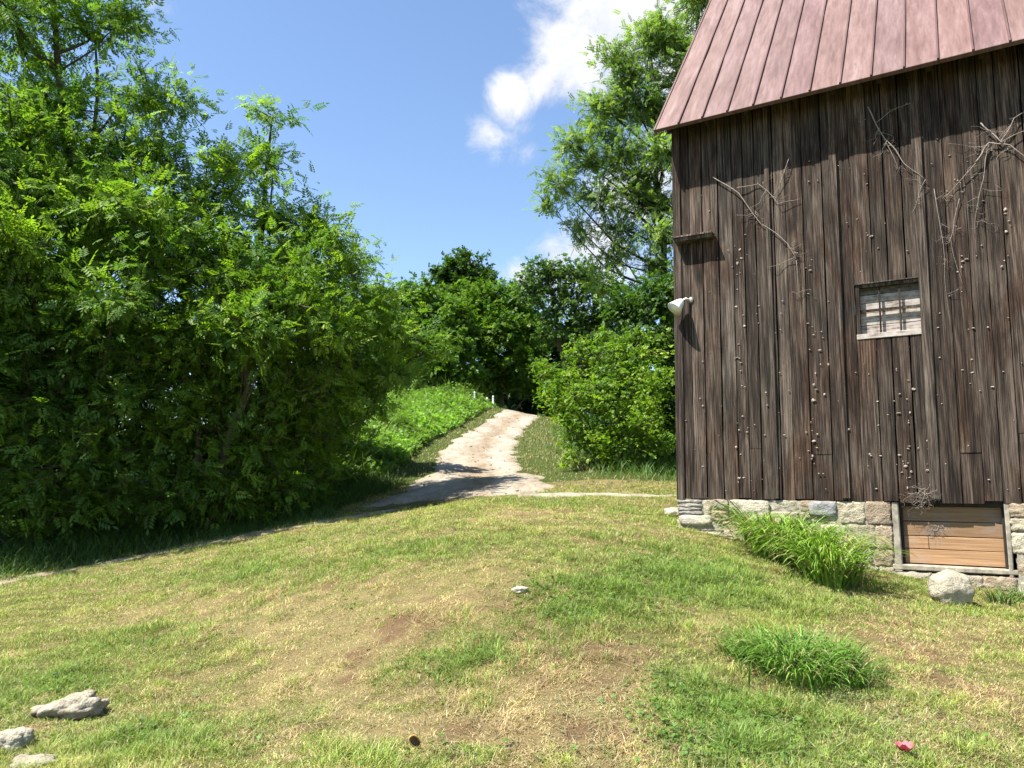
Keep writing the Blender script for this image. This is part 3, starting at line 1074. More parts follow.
# ------------------------------------------------------------------ trees
def frond(kind):
    """template along +x, lying in xy; returns verts and quads"""
    v = []; q = []

    def leaflet(o, d, L, wd_, droop):
        d = np.array(d, float); d /= np.linalg.norm(d)
        s = np.array([-d[1], d[0], 0])
        o = np.array(o, float)
        b = len(v)
        v.extend([o, o + d * L * .45 + s * wd_ + [0, 0, -droop * .3], o + d * L + [0, 0, -droop], o + d * L * .45 - s * wd_ + [0, 0, -droop * .3 + .01]])
        q.append([b, b + 3, b + 2, b + 1])
    if kind == 'ash':
        n = 4
        for i in range(n):
            x = .2 + .65 * i / n
            z = -.12 * x * x
            for sg in (1, -1):
                leaflet((x, 0, z), (.7, sg, 0), .38 - .03 * i, .068, .09)
        leaflet((.85, 0, -.1), (1, 0, 0), .34, .07, .1)
    elif kind == 'locust':
        n = 5
        for i in range(n):
            x = .2 + .7 * i / n
            for sg in (1, -1):
                leaflet((x, 0, -.15 * x * x), (.35, sg, 0), .24, .075, .04)
        leaflet((.9, 0, -.13), (1, 0, 0), .24, .08, .05)
    else:
        for k in range(6):
            a = k * 2.4
            leaflet((.12 * k, 0, -.02 * k), (math.cos(a) * .5 + .5, math.sin(a), 0), .5, .2, .08 * (k % 3))
    return np.array(v), np.array(q)


TEMPL = {k: frond(k) for k in ('ash', 'locust', 'broad')}


def place_fronds(pos, d, up, scale, colr, kind, curl=None):
    tv, tq = TEMPL[kind]
    x = nrm(d)
    z = nrm(up - (up * x).sum(1, keepdims=True) * x)
    y = np.cross(z, x)
    v = pos[:, None] + scale[:, None, None] * (tv[None, :, 0:1] * x[:, None] + tv[None, :, 1:2] * y[:, None] + tv[None, :, 2:3] * z[:, None])
    n = len(pos); k = len(tv)
    q = (tq[None] + (np.arange(n) * k)[:, None, None]).reshape(-1, 4)
    c = np.repeat(colr, k, axis=0)
    # little differences from leaflet to leaflet
    c = c * (1 + np.repeat(rng.normal(0, .10, (n * k // 4, 1)), 4, axis=0))
    return v.reshape(-1, 3), q, np.clip(c, .003, 1)


def rdir(n, g):
    return nrm(g.normal(size=(n, 3)))


def tree(name, label, cat, group, bpx, bY, lobes, leaf='ash', L=.3, dens=2.4, fr=10, col=(.07, .13, .02), hue=.18, seed=1, tr=.14, stems=1, inner=.35, flat=.85, twig=.5, spread=.42, bare=.0, up=0.0, tcol=(1, 1, 1)):
    g = np.random.default_rng(seed)
    bx = (bpx - W / 2) / FPX * bY / ray(bpx, 420)[1]
    base = np.array([bx, bY, tz(bx, bY) - .05])
    e = empty(name, base)
    tag(e, label, cat, group)
    Lc = [(at(a, b, c) - base, r) for a, b, c, r in lobes]
    wood = MB()
    P = []; D = []; U = []; S = []; K = []
    # stems
    top = max(Lc, key=lambda t: t[0][2])
    order = sorted(Lc, key=lambda t: t[0][2])
    stem_paths = []
    for s in range(stems):
        tgt = top[0] if s == 0 else order[-(1 + (s * 2) % len(order))][0]
        off = np.array([g.normal(0, .12 * (stems > 1)), g.normal(0, .12 * (stems > 1)), 0])
        pts = []
        for f in np.linspace(0, 1, 9):
            h = f ** 1.0
            lat = f ** 1.5
            pts.append(off + np.array([tgt[0] * lat, tgt[1] * lat, tgt[2] * h]) + g.normal(0, .05, 3) * (f > .05) * (1 + .04 * tgt[2]))
        pts = np.array(pts)
        wood.tube(pts, tr * (1 if s == 0 else .7) * np.array([1.35, 1.0, .88, .76, .64, .52, .4, .28, .14]), 8, tcol)
        stem_paths.append(pts)
    for c, r in Lc:
        sp = stem_paths[int(g.integers(len(stem_paths)))]
        if c is not top[0]:
            zt = max(.15 * c[2], c[2] - (.6 * np.linalg.norm(c[:2] - sp[:, :2].mean(0)) + .5 * r))
            k = np.argmin(abs(sp[:, 2] - zt)); st0 = sp[k]
            midp = (st0 + c) / 2 + np.array([0, 0, -.12 * np.linalg.norm(c - st0)]) + g.normal(0, .12, 3)
            q1 = (st0 * .55 + midp * .45) + g.normal(0, .06, 3); q2 = (midp * .5 + c * .5) + g.normal(0, .08, 3)
            rr = max(.02, tr * .42 * min(1, r / 1.6))
            wood.tube([st0, q1, midp, q2, c], rr * np.array([1, .85, .7, .5, .25]), 6, tcol)
        ns = int(dens * 4 * math.pi * r * r)
        dd = rdir(ns * 2, g)
        keep = (dd[:, 2] > -.25) | (g.random(len(dd)) < .5)
        dd = dd[keep][:ns]; ns = len(dd)
        ph = g.uniform(0, 50)
        lump = np.array([mnoise.noise(Vector((x * 1.9 + ph, y * 1.9, z * 1.9))) for x, y, z in dd])
        rad = r * (.88 + .5 * lump + g.normal(0, .09, ns))
        isin = g.random(ns) < inner
        rad = np.where(isin, rad * g.uniform(.35, .8, ns), rad)
        if bare: 
            kk = lump > -bare
            dd, rad, isin, lump = dd[kk], rad[kk], isin[kk], lump[kk]; ns = len(dd)
        tip = c + dd * rad[:, None] * np.array([1, 1, flat])
        # twigs from within the lobe to the sprays
        for i in range(ns):
            if g.random() < twig:
                s0 = c + (tip[i] - c) * .25
                mid = (s0 + tip[i]) / 2 + np.array([0, 0, -.06 * r]) + g.normal(0, .05, 3)
                wood.tube([s0, mid, tip[i]], np.array([.016, .011, .004]) * (1 + .4 * r), 4, tcol, cap=False)
        nf = np.full(ns, fr)
        ii = np.repeat(np.arange(ns), nf)
        n = len(ii)
        out = dd[ii]
        along = g.uniform(-1, .25, n) * spread * 1.5
        pos = tip[ii] + out * along[:, None] + g.normal(0, spread * .42, (n, 3)) * np.array([1, 1, .7])
        dirn = nrm(out * .75 + g.normal(0, .65, (n, 3)) + np.array([0, 0, -.12 + up]))
        upn = nrm(np.array([0, 0, 1.0]) + out * .45 + g.normal(0, .42, (n, 3)))
        sc = L * g.uniform(.45, 1.25, n)
        sprayv = g.normal(0, hue, ns)[ii]
        yel = np.clip(sprayv, -.5, .8)
        cc = np.array(col)[None] * (1 + .9 * yel[:, None] * np.array([[1.25, .9, .5]])) * (1 + g.normal(0, .12, n))[:, None]
        P.append(pos); D.append(dirn); U.append(upn); S.append(sc); K.append(cc)
    wood.build('trunk', M['bark'], e, True)
    v, q, c = place_fronds(np.concatenate(P), np.concatenate(D), np.concatenate(U), np.concatenate(S), np.concatenate(K), leaf)
    mesh_np('crown', v, q, M['leaf'], e, c)
    return e


GL = 'leafy trees massed along the left of the lane'
tree('leafy_tree', 'tallest leafy tree at the far left, its top cut off by the frame', 'tree', GL, 75, 15.5,
     [(50, -70, 15.5, 1.7), (10, 20, 15, 1.7), (95, 30, 15.5, 1.1), (128, 25, 15.6, .6), (55, 110, 15.2, 1.3), (150, 95, 15.2, .9), (120, 150, 15, 1.2), (15, 150, 14.3, 1.5), (178, 100, 15.2, .55), (60, 210, 14.4, 1.6), (-60, 80, 15, 2), (-50, 230, 13.4, 1.9), (130, 215, 14.2, 1.2), (165, 160, 15.2, .8), (20, 255, 13.3, 1.2), (115, 300, 13.4, 1.0)],
     'ash', .31, 1.85, 18, (.15, .25, .034), .32, 11, .17, 2)
tree('leafy_tree', 'leafy tree with a slender upright spray of leaves against the sky, second from the left', 'tree', GL, 235, 16.5,
     [(272, 118, 16.5, .55), (262, 160, 16.5, .75), (225, 165, 16.5, .7), (205, 200, 15.8, 1.1), (270, 215, 16.4, 1.1), (310, 225, 17, .8), (230, 265, 15.4, 1.5), (165, 260, 15, 1.3), (300, 280, 15.6, 1.2), (330, 235, 16.6, .7), (245, 325, 14.0, 1.0), (320, 320, 15.2, .9)],
     'ash', .31, 1.85, 18, (.15, .25, .032), .32, 12, .14, 2)
tree('leafy_tree', 'rounded leafy tree overhanging the grass bank beside the gravel road', 'tree', GL, 318, 18.4,
     [(350, 262, 18, .9), (325, 300, 16.8, 1.2), (372, 300, 18.2, .9), (395, 335, 18.6, .9), (350, 350, 17, 1.3), (425, 352, 19, .75), (290, 340, 15.8, 1.3), (388, 372, 18, .9), (325, 395, 16.8, 1.1), (438, 345, 19.2, .5), (372, 400, 18, .6), (318, 445, 17, .8), (345, 425, 17.6, .6)],
     'ash', .31, 1.85, 18, (.16, .26, .032), .32, 13, .13, 3)
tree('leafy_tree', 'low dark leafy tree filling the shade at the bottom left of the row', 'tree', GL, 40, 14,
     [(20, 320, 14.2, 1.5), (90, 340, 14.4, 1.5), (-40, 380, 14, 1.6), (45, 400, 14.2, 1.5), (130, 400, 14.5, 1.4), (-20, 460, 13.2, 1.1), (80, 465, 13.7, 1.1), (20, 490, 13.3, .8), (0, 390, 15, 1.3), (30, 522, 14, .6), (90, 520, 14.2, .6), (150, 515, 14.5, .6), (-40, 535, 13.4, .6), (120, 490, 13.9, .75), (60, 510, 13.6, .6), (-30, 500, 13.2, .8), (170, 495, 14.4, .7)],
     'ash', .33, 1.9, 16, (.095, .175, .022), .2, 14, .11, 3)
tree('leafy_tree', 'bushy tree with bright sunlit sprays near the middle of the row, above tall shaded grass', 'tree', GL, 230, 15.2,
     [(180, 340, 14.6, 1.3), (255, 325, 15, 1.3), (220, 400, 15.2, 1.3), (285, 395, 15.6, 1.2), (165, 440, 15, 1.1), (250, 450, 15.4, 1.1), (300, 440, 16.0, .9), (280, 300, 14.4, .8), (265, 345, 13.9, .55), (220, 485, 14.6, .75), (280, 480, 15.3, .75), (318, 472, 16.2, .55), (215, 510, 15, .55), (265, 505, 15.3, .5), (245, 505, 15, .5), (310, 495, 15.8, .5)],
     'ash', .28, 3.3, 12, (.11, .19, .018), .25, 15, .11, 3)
tree('leafy_tree', 'leafy tree almost wholly out of view past the left edge, added to shade the low leaves', 'tree', GL, -190, 12.6,  # out-of-frame tree added for the shade it casts on low leaves and grass
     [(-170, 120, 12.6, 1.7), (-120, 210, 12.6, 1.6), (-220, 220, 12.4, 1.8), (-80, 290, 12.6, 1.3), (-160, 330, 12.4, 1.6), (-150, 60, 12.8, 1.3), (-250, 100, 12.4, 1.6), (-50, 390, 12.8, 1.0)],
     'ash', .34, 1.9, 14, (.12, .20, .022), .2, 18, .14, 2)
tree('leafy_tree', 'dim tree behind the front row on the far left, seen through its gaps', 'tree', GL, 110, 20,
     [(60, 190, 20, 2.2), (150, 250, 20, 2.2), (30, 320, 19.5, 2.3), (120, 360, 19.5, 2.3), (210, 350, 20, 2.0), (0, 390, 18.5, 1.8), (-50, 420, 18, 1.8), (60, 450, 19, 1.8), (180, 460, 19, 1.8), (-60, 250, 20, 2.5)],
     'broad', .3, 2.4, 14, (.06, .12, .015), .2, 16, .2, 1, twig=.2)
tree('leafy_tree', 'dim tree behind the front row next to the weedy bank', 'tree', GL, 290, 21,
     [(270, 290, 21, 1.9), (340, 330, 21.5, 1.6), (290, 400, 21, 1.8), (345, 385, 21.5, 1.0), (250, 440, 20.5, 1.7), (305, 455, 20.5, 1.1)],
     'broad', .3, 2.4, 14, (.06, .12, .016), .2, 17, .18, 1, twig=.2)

GR = 'trees behind the barn on the right of the lane'
tree('locust_tree', 'tall airy locust tree rising behind the barn against the clouds', 'tree', GR, 668, 28,
     [(700, 0, 28, 1.6), (650, 45, 28, 1.3), (618, 60, 28, .95), (690, 70, 28, 1.6), (600, 105, 28, 1.0), (645, 110, 28.5, 1.3), (575, 145, 27.5, 1.0), (620, 155, 28, 1.2), (670, 150, 27, 1.3), (560, 185, 27.5, .85), (548, 205, 27.5, .6), (600, 200, 28, 1.1), (648, 205, 28.5, 1.2), (585, 235, 28, .6), (690, 220, 28, 1.5), (730, 60, 29, 2), (730, 160, 29, 2), (615, 255, 28, .8), (655, 265, 28, 1.0), (590, 165, 28, .9), (630, 80, 28, 1.1), (640, 180, 28, 1.2), (665, 110, 28, 1.3), (600, 130, 28, .8), (620, 230, 28, .9), (655, 235, 27.5, 1.0), (600, 285, 28, .8), (640, 300, 28, 1.0), (575, 225, 28, .6), (670, 40, 28, 1.2), (625, 105, 28.4, 1.0)],
     'locust', .36, 3.0, 12, (.165, .25, .065), .22, 21, .24, 2, inner=.35, spread=.42, bare=.3, flat=.75, twig=.8, tcol=(.6, .58, .55))
tree('locust_tree', 'dense dark green tree directly against the barn corner', 'tree', GR, 655, 23.5,
     [(655, 300, 24, 1.2), (690, 290, 24, 1.3), (625, 310, 24.5, .9), (660, 350, 23.8, 1.3), (700, 370, 23.5, 1.5), (630, 345, 24, .9), (630, 415, 24.5, 1.0), (600, 430, 25, .9), (665, 400, 23.5, 1.2), (690, 430, 23, 1.2), (650, 440, 23.5, .9)],
     'broad', .19, 3.8, 16, (.065, .13, .02), .2, 22, .16, 2, twig=.3)
tree('leafy_shrub', 'bright green bushy shrub standing at the right side of the gravel road', 'shrub', None, 605, 21.5,
     [(560, 380, 22, .7), (595, 365, 22, .95), (635, 380, 21.8, .9), (575, 405, 21.6, .85), (615, 405, 21.2, 1.0), (650, 415, 21, .8), (585, 438, 21.2, .8), (625, 440, 20.8, .85), (655, 445, 20.6, .6), (605, 455, 20.9, .6), (547, 375, 22.6, .5), (580, 350, 22.4, .5), (620, 350, 22.2, .5), (565, 420, 21.2, .5), (645, 355, 22, .6), (600, 385, 20.9, .5), (640, 425, 20.3, .5), (570, 455, 21, .4), (660, 385, 21, .6), (603, 338, 22.6, .4), (636, 335, 22.8, .5), (552, 398, 22, .45), (655, 340, 23, .5), (540, 368, 22.8, .35)],
     'broad', .12, 6.5, 16, (.155, .255, .026), .3, 23, .05, 5, twig=.25, spread=.24, bare=.25)

GF = 'trees standing around the far bend of the road'
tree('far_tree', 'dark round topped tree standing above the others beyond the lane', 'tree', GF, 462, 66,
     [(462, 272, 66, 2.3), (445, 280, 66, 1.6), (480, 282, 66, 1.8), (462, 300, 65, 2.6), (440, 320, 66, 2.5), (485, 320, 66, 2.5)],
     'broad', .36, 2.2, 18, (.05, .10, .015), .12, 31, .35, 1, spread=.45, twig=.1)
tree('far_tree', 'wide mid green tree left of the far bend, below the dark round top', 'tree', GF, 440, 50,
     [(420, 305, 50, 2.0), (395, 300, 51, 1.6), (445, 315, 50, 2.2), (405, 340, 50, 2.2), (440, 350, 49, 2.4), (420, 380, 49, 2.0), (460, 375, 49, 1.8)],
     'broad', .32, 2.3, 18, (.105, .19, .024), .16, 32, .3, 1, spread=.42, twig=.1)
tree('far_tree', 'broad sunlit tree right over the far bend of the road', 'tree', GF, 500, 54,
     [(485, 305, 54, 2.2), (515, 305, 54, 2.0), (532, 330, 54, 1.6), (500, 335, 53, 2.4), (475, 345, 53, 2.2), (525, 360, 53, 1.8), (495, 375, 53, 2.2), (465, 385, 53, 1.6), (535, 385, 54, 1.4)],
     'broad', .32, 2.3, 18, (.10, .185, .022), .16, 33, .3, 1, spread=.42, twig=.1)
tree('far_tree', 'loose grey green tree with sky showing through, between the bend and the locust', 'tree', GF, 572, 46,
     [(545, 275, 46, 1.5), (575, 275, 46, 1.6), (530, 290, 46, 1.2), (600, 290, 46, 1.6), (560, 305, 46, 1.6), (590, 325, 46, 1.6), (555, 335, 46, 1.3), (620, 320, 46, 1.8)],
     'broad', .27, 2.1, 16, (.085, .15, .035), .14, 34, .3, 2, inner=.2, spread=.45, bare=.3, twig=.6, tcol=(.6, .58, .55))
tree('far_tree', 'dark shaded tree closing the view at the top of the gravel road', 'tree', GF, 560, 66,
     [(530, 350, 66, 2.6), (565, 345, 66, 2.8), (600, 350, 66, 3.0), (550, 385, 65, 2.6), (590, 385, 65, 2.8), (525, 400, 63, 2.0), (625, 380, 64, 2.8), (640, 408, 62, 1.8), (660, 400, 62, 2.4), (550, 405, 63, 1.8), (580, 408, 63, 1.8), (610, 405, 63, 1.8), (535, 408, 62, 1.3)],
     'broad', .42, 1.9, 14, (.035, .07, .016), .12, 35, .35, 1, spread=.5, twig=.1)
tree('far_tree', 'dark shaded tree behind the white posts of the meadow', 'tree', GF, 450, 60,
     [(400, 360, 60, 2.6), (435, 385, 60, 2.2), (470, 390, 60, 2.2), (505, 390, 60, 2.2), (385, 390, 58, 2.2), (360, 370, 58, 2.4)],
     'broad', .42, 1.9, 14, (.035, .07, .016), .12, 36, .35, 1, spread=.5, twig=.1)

# ------------------------------------------------------------------ grasses
def blades(name, x, y, L, wdt, colr, lean, mat, segs=2, kind='stuff', droop=.35, flat=None, z=None, azim=None, parent=None):
    n = len(x)
    if z is None: z = terr(x, y)
    az = rng.uniform(0, 2 * math.pi, n) if azim is None else azim
    d = np.stack([np.cos(az), np.sin(az), np.zeros(n)], 1)
    s = np.stack([-np.sin(az), np.cos(az), np.zeros(n)], 1)
    tw = rng.uniform(-.8, .8, n)
    s = nrm(s * np.cos(tw)[:, None] + d * np.sin(tw)[:, None])
    b = np.stack([x, y, z - .004], 1)
    V = []
    for k in range(segs + 1):
        f = k / segs
        a = lean + droop * 1.9 * f ** 1.7
        # integrate the bend
        if k == 0:
            p = b
        else:
            step = (L / segs)[:, None]
            p = p + step * (np.sin(a)[:, None] * d + np.cos(a)[:, None] * np.array([0, 0, 1.0]))
        if k < segs:
            ww = (wdt * (1 - .55 * f ** 1.5))[:, None]
            V.append(p - s * ww / 2); V.append(p + s * ww / 2)
        else:
            V.append(p)
    kv = 2 * segs + 1
    v = np.stack(V, 1).reshape(-1, 3)
    base = (np.arange(n) * kv)[:, None]
    qs_ = [base + np.array([[2 * k, 2 * k + 1, 2 * k + 3, 2 * k + 2]]) for k in range(segs - 1)]
    t = base + np.array([[2 * segs - 2, 2 * segs - 1, 2 * segs]])
    f = ([np.concatenate(qs_)] if qs_ else []) + [t]
    o = mesh_np(name, v, f, mat, parent, np.clip(np.repeat(colr, kv, axis=0), .004, 1))
    if kind: o['kind'] = kind
    return o


def scatter(n, y0, y1, power):
    """points spread in front of the place one looks from, thinner with distance"""
    y = rng.uniform(0, 1, n)
    y = (y0 ** (1 - power) + y * (y1 ** (1 - power) - y0 ** (1 - power))) ** (1 / (1 - power))
    x = rng.uniform(-1, 1, n) * (.74 * y + 1.8)
    return x, y


def inside_barn(x, y, m=0.02):
    s, d = barn_local(x, y)
    return (s > -m) & (d > -m)


# mown lawn
x, y = scatter(1300000, 3.3, 18.5, 0.75)
ok = ~inside_barn(x, y)
ok &= strip_dist(x, y, 'track') > rng.uniform(.15, 1.3, len(x)) * (.4 + 1.1 * fbm(x * .9, y * .9, 77, 2))
ok &= strip_dist(x, y, 'road') > rng.uniform(.62, 1.05, len(x))
ok &= strip_dist(x, y, 'side') > rng.uniform(.4, 1.2, len(x))
x, y = x[ok], y[ok]
dry, lush = lawn_state(x, y)
tuft = fbm(x * 7, y * 7, 91, 3)
bare = np.clip((fbm(x * 2.6, y * 2.6, 71, 4) - .58) * 6, 0, 1) * np.clip(dry * 1.6 - .4, 0, 1)
brn = brown_state(x, y)
bare = np.clip(bare + .5 * brn, 0, 1)
keep = rng.random(len(x)) < np.clip(.6 + .9 * tuft + .3 * lush - .15 * dry - .8 * bare, .06, 1)
x, y, dry, lush, tuft = x[keep], y[keep], dry[keep], lush[keep], tuft[keep]
brn = brn[keep]
n = len(x)
isdry = rng.random(n) < np.clip(.08 + .85 * dry - .35 * lush + .6 * brn, .04, .97)
G1 = np.array([.15, .235, .038]); G2 = np.array([.36, .37, .09]); S1 = np.array([.52, .44, .22]); S2 = np.array([.38, .27, .14])
mixg = np.clip(.55 - .75 * lush + rng.normal(0, .25, n) + (fbm(x * .5, y * .5, 14, 2) - .5) * .8, 0, 1)[:, None]
cg = G1 * (1 - mixg) + G2 * mixg
mixs = np.clip(rng.random(n) + .6 * brn, 0, 1.3)[:, None]
cs = S1 * (1 - mixs) + S2 * mixs
colr = np.where(isdry[:, None], cs, cg) * (1 + rng.normal(0, .18, n) + (fbm(x * 10, y * 10, 12, 2) - .5) * .9)[:, None]
far = np.sqrt(np.clip(y / 6.0, 1, 4))
L = rng.uniform(.018, .045, n) * (1 + 1.9 * np.clip((fbm(x * 3.1 + 9, y * 3.1, 19, 3) - .56) * 6, 0, 1) + .9 * np.clip(lush, 0, 1) + .5 * (tuft - .5)) * far ** .5
wdt = rng.uniform(.0026, .005, n) * far ** 1.3
lean = np.where(isdry, rng.uniform(.5, 1.45, n), rng.uniform(.05, 1.0, n))
blades('lawn_grass', x, y, L, wdt, colr, lean, M['grass'], 2)['label'] = 'short mown lawn, green with dry straw patches'
LAWN_N = n

# loose clippings lying on the lawn
x, y = scatter(60000, 3.3, 13, 0.9)
wgt = .25 + 1.1 * np.exp(-(((x - 2.2) / 2.2) ** 2 + ((y - 4.8) / 1.2) ** 2))
k = (rng.random(len(x)) < wgt * .7 * np.clip((fbm(x * 2, y * 2, 5, 3) - .3) * 3, 0, 1)) & ~inside_barn(x, y)
x, y = x[k], y[k]; n = len(x)
mm = rng.random(n)[:, None]
colr = (np.array([.34, .33, .19]) * mm + np.array([.17, .20, .085]) * (1 - mm)) * (1 + rng.normal(0, .15, n))[:, None]
blades('grass_clippings', x, y, rng.uniform(.05, .14, n), rng.uniform(.003, .006, n), colr, rng.uniform(1.2, 1.55, n), M['grass'], 2, droop=.05, z=terr(x, y) + rng.uniform(.005, .035, n))

# broad-leaved weeds among the lush parts of the lawn
x, y = scatter(80000, 3.4, 15, 0.9)
dry, lush = lawn_state(x, y)
k = (rng.random(len(x)) < np.clip((lush - .40) * 1.1, 0.012, 1)) & ~inside_barn(x, y) & (strip_dist(x, y, 'track') > 1.2) & (strip_dist(x, y, 'road') > 1.1)
x, y = x[k], y[k]; n = len(x)
az = rng.uniform(0, 6.28, n)
dirn = np.stack([np.cos(az), np.sin(az), rng.uniform(-.1, .5, n)], 1)
upn = nrm(np.array([0, 0, 1.0]) + rng.normal(0, .35, (n, 3)))
colr = np.array([.12, .21, .04]) * (1 + rng.normal(0, .22, n))[:, None] * np.array([1, 1, 1])
v, q_, c_ = place_fronds(np.stack([x, y, terr(x, y) + rng.uniform(.01, .05, n)], 1), dirn, upn, rng.uniform(.02, .048, n), colr, 'broad')
o = mesh_np('lawn_weeds', v, q_, M['leaf'], None, c_)
o['kind'] = 'stuff'

# tall shaded grass under the left trees
n = 60000
px_ = rng.uniform(-11.5, 0.2, n); yv = rng.uniform(11.5, 19.5, n)
sd = strip_dist(px_, yv, 'track')
# upper side of the track only
tl = (STRIPS['track'][0] + STRIPS['track'][1]) / 2
o_ = np.argsort(tl[:, 0])
ty = np.interp(px_, tl[o_, 0], tl[o_, 1])
k = (yv > ty + .35 + (fbm(px_ * 1.3, yv * 0, 44, 3) - .5) * .9 + rng.normal(0, .12, n)) & (strip_dist(px_, yv, 'road') > 1.12)
x, y = px_[k], yv[k]; n = len(x)
dd_ = np.clip((y - np.interp(x, tl[o_, 0], tl[o_, 1]) - .3) / 1.2, 0, 1)
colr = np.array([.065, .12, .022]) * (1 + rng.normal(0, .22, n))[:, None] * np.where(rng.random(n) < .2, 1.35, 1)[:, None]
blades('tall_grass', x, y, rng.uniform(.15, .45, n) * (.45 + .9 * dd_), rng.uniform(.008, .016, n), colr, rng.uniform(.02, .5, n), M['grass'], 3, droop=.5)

# weedy meadow on the bank left of the road
rl = STRIPS['road'][0]
n = 150000
x = rng.uniform(-16, 2, n); y = rng.uniform(18.5, 52, n)
rx = np.interp(y, rl[:, 1], rl[:, 0])
gap = np.clip(.9 - (y - 19) * .012, .5, .9) + (fbm(x * .5, y * .5, 3, 3) - .5) * .8
k = (x < rx - gap) & (x > -7 - (y - 18) * .2) & (rng.random(n) < np.clip(28 / y, .3, 1))
x, y = x[k], y[k]; n = len(x)
z0 = terr(x, y)
hgt = rng.uniform(.2, .8, n) * (.25 + 1.6 * np.clip(fbm(x * 1.1, y * 1.1, 19, 4) * 1.6 - .35, 0, 1)) * np.clip((rx[k] - x) / 2.2, .35, 1)
colr = np.array([.155, .265, .045]) * (1 + rng.normal(0, .2, n))[:, None] * (1 + 1.2 * (fbm(x * .8, y * .8, 61, 4) - .5))[:, None]
az = rng.uniform(0, 6.28, n)
v, q_, c_ = place_fronds(np.stack([x, y, z0 + hgt], 1), np.stack([np.cos(az), np.sin(az), rng.uniform(.1, 1.3, n)], 1), nrm(np.array([0, 0, 1.]) + rng.normal(0, .4, (n, 3))), rng.uniform(.10, .20, n), colr, 'broad')
o = mesh_np('meadow_weeds', v, q_, M['leaf'], None, c_); o['kind'] = 'stuff'
blades('meadow_grass', x, y, hgt * np.where(rng.random(len(x)) < .25, 1.9, 1.25), rng.uniform(.012, .024, n), colr * np.array([1.05, 1.0, .95]), rng.uniform(.02, .4, n), M['grass'], 3, droop=.35)

# shorter verge grass around the road, dry at its right-hand edge, and a strip below the shrub
n = 60000
x = rng.uniform(-5, 9, n); y = rng.uniform(17.2, 50, n)
rr_ = STRIPS['road'][1]
rx2 = np.interp(y, rr_[:, 1], rr_[:, 0])
rl2 = np.interp(y, rl[:, 1], rl[:, 0])
k = ((x > rx2 - .1) | (x < rl2 + .1) & (x > rl2 - 1.3)) & (strip_dist(x, y, 'road') > rng.uniform(.68, 1.1, n)) & (strip_dist(x, y, 'side') > rng.uniform(.6, 1.2, n)) & ~inside_barn(x, y)
x, y = x[k], y[k]; rx2 = rx2[k]; n = len(x)
tall = np.clip((x - rx2 - 1.2 - (fbm(x, y, 4, 2) - .5)) / .8, 0, 1) * np.clip((y - 18.3) / .8, 0, 1) * (x > rx2)
isdry = rng.random(n) < .5 * (1 - tall)
colr = np.where(isdry[:, None], np.array([.36, .28, .14]), np.array([.115, .17, .04]) * (1 - tall[:, None]) + np.array([.085, .16, .028]) * tall[:, None]) * (1 + rng.normal(0, .18, n))[:, None]
blades('verge_grass', x, y, rng.uniform(.05, .11, n) * (1 + 4.5 * tall) * np.sqrt(y / 18), rng.uniform(.008, .014, n) * np.sqrt(y / 14), colr, rng.uniform(.05, .7, n), M['grass'], 2)

mb = MB()
Lr, Rr_ = STRIPS['road']
for k in range(260):
    i = int(rng.integers(2, len(Lr) * .85)); u = rng.uniform(-.08, 1.08)
    if rng.random() < .5: u = rng.choice([rng.normal(.04, .06), rng.normal(.96, .06), rng.normal(.5, .08)])
    p = Lr[i] * (1 - u) + Rr_[i] * u + rng.normal(0, .1, 2)
    r_ = abs(rng.normal(.010, .010)) + .008
    t_ = rng.uniform(.6, 1.2)
    mb.lump((p[0], p[1], tz(p[0], p[1]) + .045 + r_ * .2), (r_ * rng.uniform(.8, 1.6), r_ * rng.uniform(.8, 1.6), r_ * .7), np.array((.46, .43, .37)) * t_, 1, .3, 1.5)
mb.build('loose_gravel', M['stone'])['kind'] = 'stuff'

# ---- tall tufts standing in the lawn
def grass_tuft(label, tufts, nb, Lr, wr, col, cat='grass clump', seed=3, droop=.9):
    g = np.random.default_rng(seed)
    c0 = ground_at(*tufts[0][:2])
    e = empty('grass_clump', c0)
    tag(e, label, cat, 'grass clumps left standing in the lawn')
    X = []; Y = []; A = []; LL = []
    for px, py, r, sc in tufts:
        c = ground_at(px, py)
        n = int(nb * sc)
        a = g.uniform(0, 6.28, n); rr = r * np.sqrt(g.random(n)) * np.where(g.random(n) < .22, 1.25 + g.random(n), 1)
        X.append(c[0] + rr * np.cos(a)); Y.append(c[1] + rr * np.sin(a) * .8)
        A.append(a + g.normal(0, .5, n)); LL.append(g.uniform(*Lr, n) * sc ** .4)
    X = np.concatenate(X); Y = np.concatenate(Y); A = np.concatenate(A); LL = np.concatenate(LL)
    kk = ~inside_barn(X, Y, .06)
    X, Y, A, LL = X[kk], Y[kk], A[kk], LL[kk]; n = len(X)
    zz = terr(X, Y)
    colr = np.array(col) * (1 + g.normal(0, .2, n))[:, None] * np.where(g.random(n) < .25, 1.35, 1)[:, None]
    colr = np.where((g.random(n) < .09)[:, None], np.array([.38, .32, .15]), colr)
    LL = LL * np.where(g.random(n) < .3, g.uniform(.3, .7, n), 1)
    blades('leaf_blade', X - c0[0], Y - c0[1], LL, g.uniform(*wr, n), colr, g.uniform(.02, .5, n) ** 1.3, M['grass'], 7, kind='stuff', droop=droop, z=zz - c0[2], azim=A, parent=e)
    return e


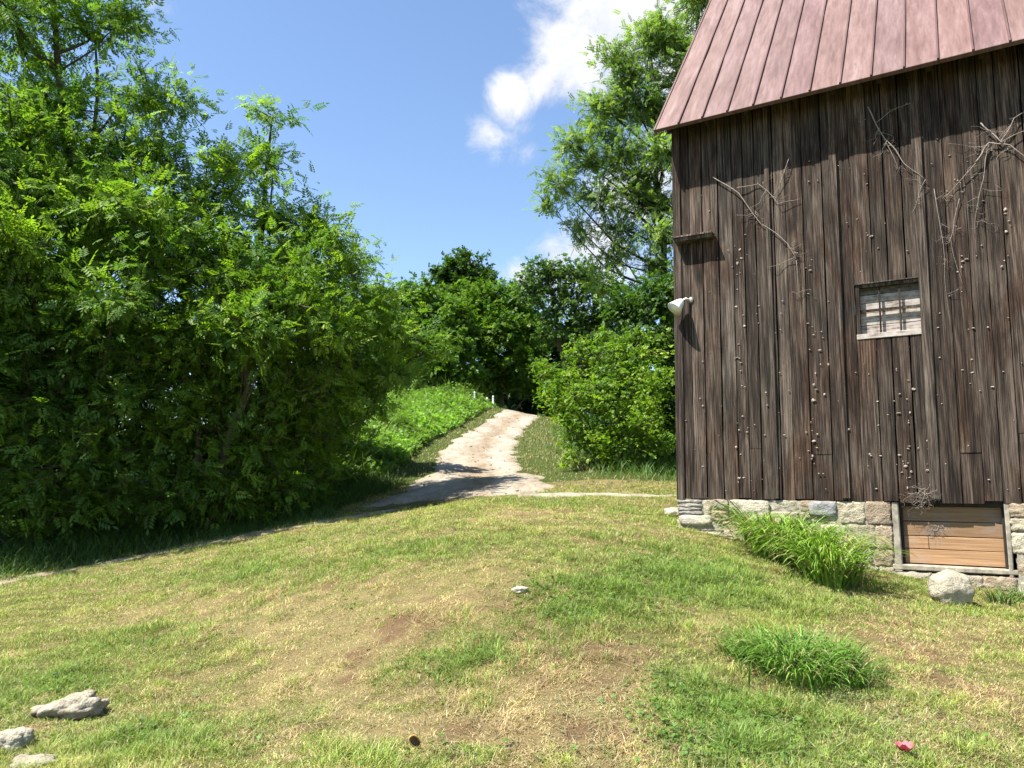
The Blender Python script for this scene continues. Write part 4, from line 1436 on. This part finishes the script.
grass_tuft('tall bright green grass clump arching out against the stone foundation', [(792, 562, .28, 1.0), (748, 533, .22, .8), (768, 549, .25, 1.0), (815, 572, .26, 1.0), (838, 582, .22, .9), (778, 560, .25, .8), (828, 585, .2, .8)], 330, (.65, 1.15), (.014, .026), (.135, .235, .025), seed=31, droop=1.0)
grass_tuft('low dense green grass clump alone in the middle of the lawn', [(800, 668, .24, 1.0), (765, 660, .18, .7), (830, 668, .2, .9), (800, 684, .2, .9), (782, 672, .18, .8), (845, 684, .14, .5), (745, 660, .09, .4)], 420, (.26, .46), (.006, .012), (.105, .20, .028), seed=32, droop=.95)
grass_tuft('small dark grass tuft growing right of the pale boulder', [(1000, 604, .16, .7), (1020, 600, .2, .8)], 170, (.14, .28), (.008, .013), (.075, .14, .028), seed=33, droop=.6)

# ------------------------------------------------------------------ stones and small things
def rock(label, px, py, size, col, seed, sink=.25, rough=.28, box=.35, rz=0.0, sub=4, tilt=0):
    g = ground_at(px, py)
    e = bpy.data.objects.new
    mb = MB()
    mb.lump((0, 0, size[2] * (1 - sink)), size, col, sub, rough, 1.2, box, seed)
    o = mb.build('rock', M['stone'], None, True)
    o.location = (float(g[0]), float(g[1]), float(g[2]))
    o.rotation_euler = (R(tilt), R(tilt * .6), rz)
    tag(o, label, 'rock', 'loose rocks lying in the grass')
    return o


rock('rounded pale boulder at the foot of the foundation below the cellar window', 952, 603, (.21, .19, .19), (.42, .39, .32), 4.2, .22, .2, .25)
rock('large pale rock with a jagged top at the lower left', 72, 716, (.21, .12, .085), (.42, .38, .31), 17.7, .45, .5, .3, .35, tilt=-14)
rock('small cream rock at the left edge of the lower lawn', 14, 746, (.10, .08, .06), (.45, .42, .35), 8.8, .5, .3, .3)
rock('half buried grey rock in the bottom left corner', 34, 766, (.13, .09, .04), (.36, .33, .26), 27.1, .7, .35, .2)
rock('little flat white stone in the open lawn', 520, 592, (.075, .06, .03), (.48, .45, .38), 33.3, .4, .25, .3)
rock('pale stone just left of the barn corner', 676, 517, (.2, .16, .10), (.45, .42, .36), 39.3, .5, .25, .3)

# pink flower head dropped on the grass
g = ground_at(905, 758)
fl = empty('flower', g + np.array([0, 0, .03])); tag(fl, 'small pink flower lying on the grass at the lower right', 'flower')
mb = MB()
for k in range(9):
    a = k * 2.4; r_ = .028 + .004 * (k % 3); zz = .012 * (k / 9)
    P = []
    for i in range(4):
        for j in range(4):
            u = i / 3; v_ = j / 3 - .5
            wd_ = .026 * math.sin(math.pi * min(1, .18 + .75 * u))
            P.append((math.cos(a) * u * r_ * 1.5 - math.sin(a) * v_ * wd_ * 2, math.sin(a) * u * r_ * 1.5 + math.cos(a) * v_ * wd_ * 2, zz + .03 * u * u * (1 + .3 * (k % 2)) + .02 * v_ * v_))
    qq = [[i * 4 + j, i * 4 + j + 1, i * 4 + j + 5, i * 4 + j + 4] for i in range(3) for j in range(3)]
    mb.add(P, qq)
mb.build('petal', M['petal'], fl, True)
mb = MB(); mb.lump((0, 0, .012), (.011, .011, .01)); mb.build('flower_centre', M['dry_leaf'], fl, True)

# curled dead leaf with a yellow rim
g = ground_at(415, 752)
dl = empty('dead_leaf', g + np.array([0, 0, .02])); tag(dl, 'small curled dead leaf with yellow rim and dark middle at the bottom centre', 'leaf')
mb = MB(); rim = MB()
th = np.linspace(0, 2 * math.pi, 25)[:-1]
pt = .62 * np.stack([.045 * np.cos(th) * (1 + .15 * np.cos(2 * th + .5)), -.02 + .018 * np.cos(th), .05 + .05 * np.sin(th) - .018 * np.cos(th)], 1)
rim.tube(np.vstack([pt, pt[:1]]), .0045, 6)
ctr = pt.mean(0) + np.array([0, .018, -.005])
v = np.vstack([pt, (pt + ctr) / 2 + [0, .008, 0], ctr[None]])
n = len(pt)
qq = [[i, (i + 1) % n, n + (i + 1) % n, n + i] for i in range(n)]; tt = [[n + i, n + (i + 1) % n, 2 * n] for i in range(n)]
mb.add(v, qq, tt); mb.build('leaf_middle', M['dark_leaf'], dl, True)
rim.build('leaf_rim', M['dry_leaf'], dl, True)

# white posts at the top edge of the meadow
for lab, px, py, h in (('slim white post nearest the road at the far edge of the meadow', 493, 408, .95), ('thin white post just left of the one nearest the road', 487, 407, .8),
                       ('taller white board post further left along the meadow edge', 474.5, 404, 1.05), ('leftmost low white post at the far edge of the meadow', 464.5, 404, .75)):
    Yp = 46.0
    X = (px - W / 2) / FPX * Yp / ray(px, py)[1]
    e = empty('white_post', (X, Yp, tz(X, Yp) - .05)); tag(e, lab, 'post', 'white posts along the meadow edge')
    mb = MB(); mb.box(-.05, .05, -.05, .05, 0, h - .2, (1, 1, 1), .004, .01); mb.build('post', M['post_paint'], e)
    mb = MB()
    b0 = h - .2
    mb.add([(-.065, -.065, b0), (.065, -.065, b0), (.065, .065, b0), (-.065, .065, b0), (0, 0, b0 + .06)], [[3, 2, 1, 0]], [[0, 1, 4], [1, 2, 4], [2, 3, 4], [3, 0, 4]])
    mb.build('cap', M['post_paint'], e)
